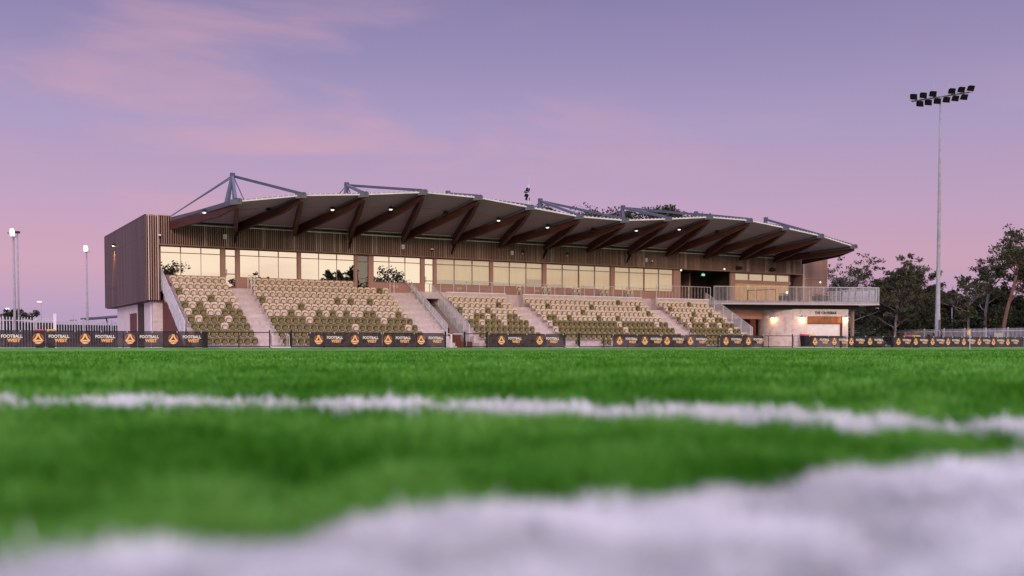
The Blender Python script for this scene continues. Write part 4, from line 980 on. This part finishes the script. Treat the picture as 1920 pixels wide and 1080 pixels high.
p = at(1757, 103); MH = 24.75
e = empty('floodlight_mast', (p[0], p[1], -.3), R(-16), 'tall tapered floodlight mast with twelve dark lamps at the right', 'floodlight mast')
MB().tube([(0,0,0),(0,0,3.6),(0,0,3.65),(0,0,10),(0,0,17),(0,0,MH)], [.27,.25,.22,.17,.13,.09], 16).build('pole', M_mast, e, True)
mb = MB(); mb.box((-.16,-.30,1.2),(-.02,-.24,1.9)); mb.box((-.10,-.285,2.0),(.08,-.245,3.0)); mb.build('access_hatch', M_steel, e)
MB().bar((-3.2,0,MH-.62),(3.2,0,MH+.62),.13).build('crossarm', M_steel, e)
def flood(e, x, z, up, tilt=0):
    sgn = 1 if up else -1
    k_ = 1.25; o = MB(); o.poly([(-.25,-.10,-.02),(.25,-.10,-.02),(.25,.12,.06),(-.25,.12,.06),(-.25+tilt*.1,-.14,.42),(.25+tilt*.1,-.14,.42),(.22+tilt*.1,.10,.40),(-.22+tilt*.1,.10,.40)], [(3,2,1,0),(4,5,6,7),(0,1,5,4),(1,2,6,5),(2,3,7,6),(3,0,4,7)])
    a = o.build('floodlight', M_lampblk, e); a.scale = (k_,)*3; a.location = (x, -.15, z+.10 if up else z-.66)
    y_ = MB(); y_.bar((-.28,0,0),(.28,0,0),.05); y_.bar((-.28,0,0),(-.28,0,.26*sgn),.03,.05); y_.bar((.28,0,0),(.28,0,.26*sgn),.03,.05); y = y_.build('yoke', M_galv, a); y.location = (0,.1,(-.06 if up else .54))
for k, x in enumerate((-3.1,-2.05,-1.0,1.1,2.15,3.2)): flood(e, x, MH+x*.19, True, -.5+k*.3)
for k, x in enumerate((-2.4,-1.48,-.5,.5,1.48,2.45)): flood(e, x, MH+x*.19, False, -.5+k*.3)
for x in (-.75, .95): MB().tube([(x,0,MH),(x,0,MH+1.3)], .012, 5).build('lightning_rod', M_galv, e)
p = at(990, 112); e = empty('floodlight_mast', (p[0], p[1], -.3), R(-30), 'floodlight mast seen edge on above the middle of the grandstand roof', 'floodlight mast')
MB().tube([(0,0,0),(0,0,17.6)], [.2,.06], 10).build('pole', M_galv, e); MB().bar((0,-2.0,16.9),(0,2.0,16.9),.1).build('crossarm', M_steel, e)
for up in (True, False):
    for j in range(3): flood(e, -.15, 16.75, up, .3)
for o in [c for c in e.children if c.name.startswith('floodlight')]: o.location.y = rng.uniform(-1.6,1.6); o.location.x += rng.uniform(-.12,.12); o.scale = (.8,.8,.8); o.rotation_euler = (0, R(rng.uniform(8,22)), R(35))
MB().tube([(.12,0,16.9),(.12,0,18.5)], .012, 5).build('lightning_rod', M_galv, e)

# cabinet by the right fence
p = at(1867, 108); e = empty('cabinet', (p[0], p[1], -.3), R(-35), 'grey equipment cabinet behind the far right banner', 'cabinet')
MB().box((-.3,-.3,0),(.62,.3,1.80)).build('body', M_paper, e); MB().poly([(-.55,-.28,0),(-.305,-.28,0),(-.305,.28,0),(-.55,.28,0),(-.55,-.28,1.5),(-.305,-.28,1.7),(-.305,.28,1.7),(-.55,.28,1.5)],[(3,2,1,0),(4,5,6,7),(0,1,5,4),(1,2,6,5),(2,3,7,6),(3,0,4,7)]).build('side_unit', M_steel, e); MB().box((-.2,-.32,.2),(.5,-.301,1.6)).build('door', M_paper, e)

# ------------------------------------------------------------------ trees
def leaves_mesh(name, cents, nleaf, ls, m, seed):
    rr = np.random.default_rng(seed); cents = np.array(cents); n = nleaf
    wgt = cents[:,3]**2; k = rr.choice(len(cents), n, p=wgt/wgt.sum())
    d = rr.normal(0, 1, (n,3)); d /= np.linalg.norm(d, axis=1)[:,None]; rad = cents[k,3]*rr.random(n)**.45
    c = cents[k,:3] + d*rad[:,None]*np.array([1,1,.62])
    u = rr.normal(0,1,(n,3)); u /= np.linalg.norm(u,axis=1)[:,None]; v = np.cross(u, rr.normal(0,1,(n,3))); v /= np.linalg.norm(v,axis=1)[:,None]
    s = ls*rr.uniform(.6,1.4,n)[:,None]; u *= s; v *= s*.45
    V = np.stack([c-u, c+v, c+u, c-v], 1).reshape(-1,3)
    me = bpy.data.meshes.new(name); me.vertices.add(n*4); me.vertices.foreach_set('co', V.astype(np.float32).ravel())
    me.loops.add(n*4); me.loops.foreach_set('vertex_index', np.arange(n*4, dtype=np.int32)); me.polygons.add(n); me.polygons.foreach_set('loop_start', np.arange(0, n*4, 4, dtype=np.int32))
    me.materials.append(m); me.update(calc_edges=True); me.validate(); return me
def tree(p, h, seed, label, cw=.55, first=.35, nleaf=9000, ls=.16, lm=None, bm_=None, dens=1.0, group=None, lean=(0,0), clus=.08, name='gum_tree', tr=.020, bare=0):
    r_g = random.Random(seed); cents = []; T = MB(); lm = lm or M_leaf; bm_ = bm_ or M_bark
    def path(p0, d, ln, rad, n, wob, end=.4, lift=.15):
        pts = [p0]; rads = [rad]; q = p0.copy(); dd_ = d.copy()
        for i in range(n):
            dd_ = (dd_ + Vector((r_g.uniform(-1,1), r_g.uniform(-1,1), r_g.uniform(-.7,.7)+lift))*wob).normalized(); q = q + dd_*ln/n; pts.append(q.copy()); rads.append(rad*(1-(1-end)*(i+1)/n))
        return pts, rads, dd_
    def twig(q, d, ln, rad):
        pts, rads, _ = path(q, d, ln, rad, 3, .35); T.tube(pts, rads, 3); e_ = pts[-1]
        cents.append((*e_, h*clus*r_g.uniform(.55,1.1)))
        if r_g.random() < .5: cents.append((*pts[2], h*clus*r_g.uniform(.35,.7)))
    def side(d, up_):
        a = r_g.uniform(0, 2*math.pi); o = Vector((math.cos(a), math.sin(a), r_g.uniform(-.1,.6))); return (d*up_ + o).normalized()
    def limb(q, d, ln, rad, leafy=True):
        pts, rads, dl = path(q, d, ln, rad, 6, .26); T.tube(pts, rads, 5)
        if not leafy:
            for i in (3,4,5): 
                p2, r2, _ = path(pts[i], side(dl,.9), ln*.35, rads[i]*.5, 4, .35, .2); T.tube(p2, r2, 4)
            return
        for i in range(2, 7):
            for _ in range(2 if i > 3 else 1):
                l2 = ln*r_g.uniform(.28,.5); p2, r2, d2 = path(pts[i], side(dl,.8), l2, rads[i]*.6, 4, .3); T.tube(p2, r2, 4)
                for j in (2,3,4): twig(p2[j], side(d2,.7), l2*r_g.uniform(.3,.55), r2[j]*.6)
    tp_, tr_, td = path(Vector((0,0,0)), Vector((lean[0], lean[1], 1)).normalized(), h*.62, h*tr, 8, .07, .55)
    T.tube(tp_, tr_, 8)
    for i in range(9):
        f = i/8
        if f < first: 
            if bare and f > .3: limb(tp_[i], side(Vector((0,0,1)), .25), h*.28, tr_[i]*.4, False)
            continue
        for _ in range(1 if i < 8 else 4):
            limb(tp_[i], side(Vector((0,0,1)), .35 if i < 8 else .9), h*cw*r_g.uniform(.55,.9)*(1.0 if i < 8 else 1.05), tr_[i]*(.5 if i < 8 else .7))
    for _ in range(bare): limb(tp_[r_g.choice((3,4))], side(Vector((0,0,1)), .2), h*.34, tr_[3]*.35, False)
    zs = max(c[2]+c[3]*.5 for c in cents); k = h/zs
    T.v = [(x*k, y*k, z*k) for x, y, z in T.v]; cents = [(a*k, b*k, c*k, d*k) for a, b, c, d in cents]
    e = empty(name, (p[0], p[1], -.3), 0, label, 'tree', group)
    T.build('trunk', bm_, e, True)
    o = bpy.data.objects.new('crown', leaves_mesh('crown', cents, int(nleaf*dens*(.62 if lm is M_leaf else 1)), ls, lm, seed)); C.objects.link(o); o.parent = e
    return e
G1 = 'gum trees beyond the right fence'
def th(px, top, D): return at(px, D), (650-top)/F*D+.3
def T_(px, top, D, seed, lab, **kw): p, h = th(px, top, D); return tree(p, h, seed, lab, group=G1, **kw)
T_(1598, 476, 128, 3, 'open feathery gum tree just right of the grandstand roof tip', cw=.42, dens=.62, clus=.05, nleaf=9000, ls=.15)
T_(1678, 478, 124, 14, 'broad dark gum tree with a pale forked trunk right of the terrace', bare=3, cw=.62, dens=1.5, clus=.065, first=.4, ls=.16)
T_(1722, 492, 132, 25, 'shaggy gum tree just left of the tall mast', cw=.36, dens=.9, clus=.06)
T_(1650, 512, 138, 7, 'low olive gum tree behind the terrace rail', cw=.5, dens=1.3, lm=M_leafo, clus=.10)
T_(1845, 477, 126, 31, 'thin upright gum tree with a twiggy top right of the street light', cw=.32, dens=.55, clus=.05, first=.55)
T_(1815, 508, 122, 44, 'wide sparse gum tree between the street light and the tallest tree', cw=.5, dens=.75, clus=.055, first=.4)
T_(1876, 424, 118, 52, 'tallest gum tree with a leaning red trunk at the right edge', cw=.34, dens=1.0, clus=.055, first=.6, lean=(-.02,-.06), bm_=M_barkr, tr=.018)
T_(1955, 470, 124, 61, 'tall gum tree mostly outside the right edge', cw=.4, dens=1.0)
T_(1768, 528, 140, 71, 'dark round tree directly behind the tall mast', cw=.5, dens=1.3, lm=M_leafd, clus=.10)
T_(1562, 520, 146, 77, 'dark tree showing between the end wall and the feathery gum', cw=.5, dens=1.3, lm=M_leafd, clus=.10)
T_(1880, 540, 138, 83, 'dark bushy tree under the tallest gum', cw=.55, dens=1.3, lm=M_leafd, clus=.11)
T_(1925, 552, 134, 85, 'dark bushy tree in the lower right corner of the wood', cw=.55, dens=1.3, lm=M_leafd, clus=.11)
T_(1606, 538, 142, 91, 'dark bushy tree under the feathery gum', cw=.55, dens=1.4, lm=M_leafd, clus=.11)
T_(1700, 540, 142, 95, 'dark bushy tree behind the pale forked trunk', cw=.55, dens=1.4, lm=M_leafd, clus=.11)
T_(1740, 545, 136, 98, 'olive bushy tree left of the mast foot', cw=.55, dens=1.3, lm=M_leafo, clus=.11)
T_(1805, 548, 136, 99, 'dark bushy tree behind the street light', cw=.55, dens=1.4, lm=M_leafd, clus=.11)
T_(1850, 556, 144, 102, 'dark bushy tree behind the thin upright gum', cw=.55, dens=1.4, lm=M_leafd, clus=.11)
T_(1575, 556, 150, 104, 'low dark tree behind the terrace', cw=.55, dens=1.4, lm=M_leafd, clus=.11)
# dense scrub at the foot of the trees: no one could count its plants
cents = []
for k in range(230):
    px = rng.uniform(1500, 2010); D = rng.uniform(124, 152); p = at(px, D); cents.append((p[0], p[1], rng.uniform(.2, 4.6), rng.uniform(1.1, 2.0)))
o = bpy.data.objects.new('scrub', leaves_mesh('scrub', cents, 42000, .24, M_leafd, 5)); C.objects.link(o); tag(o, 'dense dark scrub under the gum trees', 'scrub', kind='stuff')
cents = []
for k in range(120):
    px = rng.uniform(-80, 240); D = rng.uniform(116, 124); p = at(px, D); cents.append((p[0], p[1], rng.uniform(-.2, .9), rng.uniform(.6, 1.1)))
o = bpy.data.objects.new('hedge', leaves_mesh('hedge', cents, 16000, .16, M_leafd, 6)); C.objects.link(o); tag(o, 'low dark hedge behind the left palisade fence', 'hedge', kind='stuff')
# trees above the roof and at far left
for px, top, D, sd_, kw in ((1118,386,150,201,dict(cw=.6,dens=5.0,clus=.12,lm=M_leafd,ls=.24)),(1148,384,152,202,dict(cw=.35,dens=3.2,clus=.11,lm=M_leafd,ls=.22)),(1195,392,150,203,dict(cw=.3,dens=.7,clus=.09,lm=M_leafd,ls=.2)),(1228,388,154,204,dict(cw=.45,dens=5.0,clus=.12,lm=M_leafd,ls=.24))):
    p, h = th(px, top, D); tree(p, h, sd_, {1118:'wide tree top showing over the roof left of the fifth mast',1148:'narrow tree top showing over the roof just left of the fifth mast',1195:'sparse tree top showing over the roof right of the fifth mast',1228:'round tree top over the roof behind the tie tubes'}[px], group='tree tops over the grandstand roof', **kw)
p, h = th(22, 577, 150); tree(p, h, 301, 'small round dark tree behind the far left light poles', cw=.75, dens=1.0, clus=.11, lm=M_leafd, name='round_tree', ls=.14, first=.3)
# trees on the other side of the pitch, behind the photographer: seen mirrored in the windows
def behind(px, top, Yb, seed, lab, **kw):
    Yu = 156-Yb; t = math.tan(R(30)+math.atan((px-960)/F)); X = t*Yu; D = X*math.sin(R(30))+Yu*math.cos(R(30)); h = (650-top)/F*D
    return tree((X, Yb), h, seed, lab, group='trees mirrored in the windows', **kw)
behind(278, 486, -55, 401, 'tree mirrored in the leftmost window', cw=.24, dens=.5, clus=.08, nleaf=9000, ls=.3)
behind(476, 508, -55, 402, 'dark tree mirrored low in the second window', cw=.45, dens=1.2, clus=.065, ls=.3, lm=M_leafd)
behind(612, 507, -50, 403, 'wide dark tree mirrored in the third window', cw=.6, dens=1.6, clus=.08, ls=.3, lm=M_leafd)
behind(650, 493, -52, 404, 'tall dark tree mirrored at the right of the third window', cw=.45, dens=1.6, clus=.08, ls=.3, lm=M_leafd)
behind(716, 495, -60, 405, 'thin tree mirrored at the left of the fourth window', cw=.4, dens=.9, clus=.10, ls=.3)
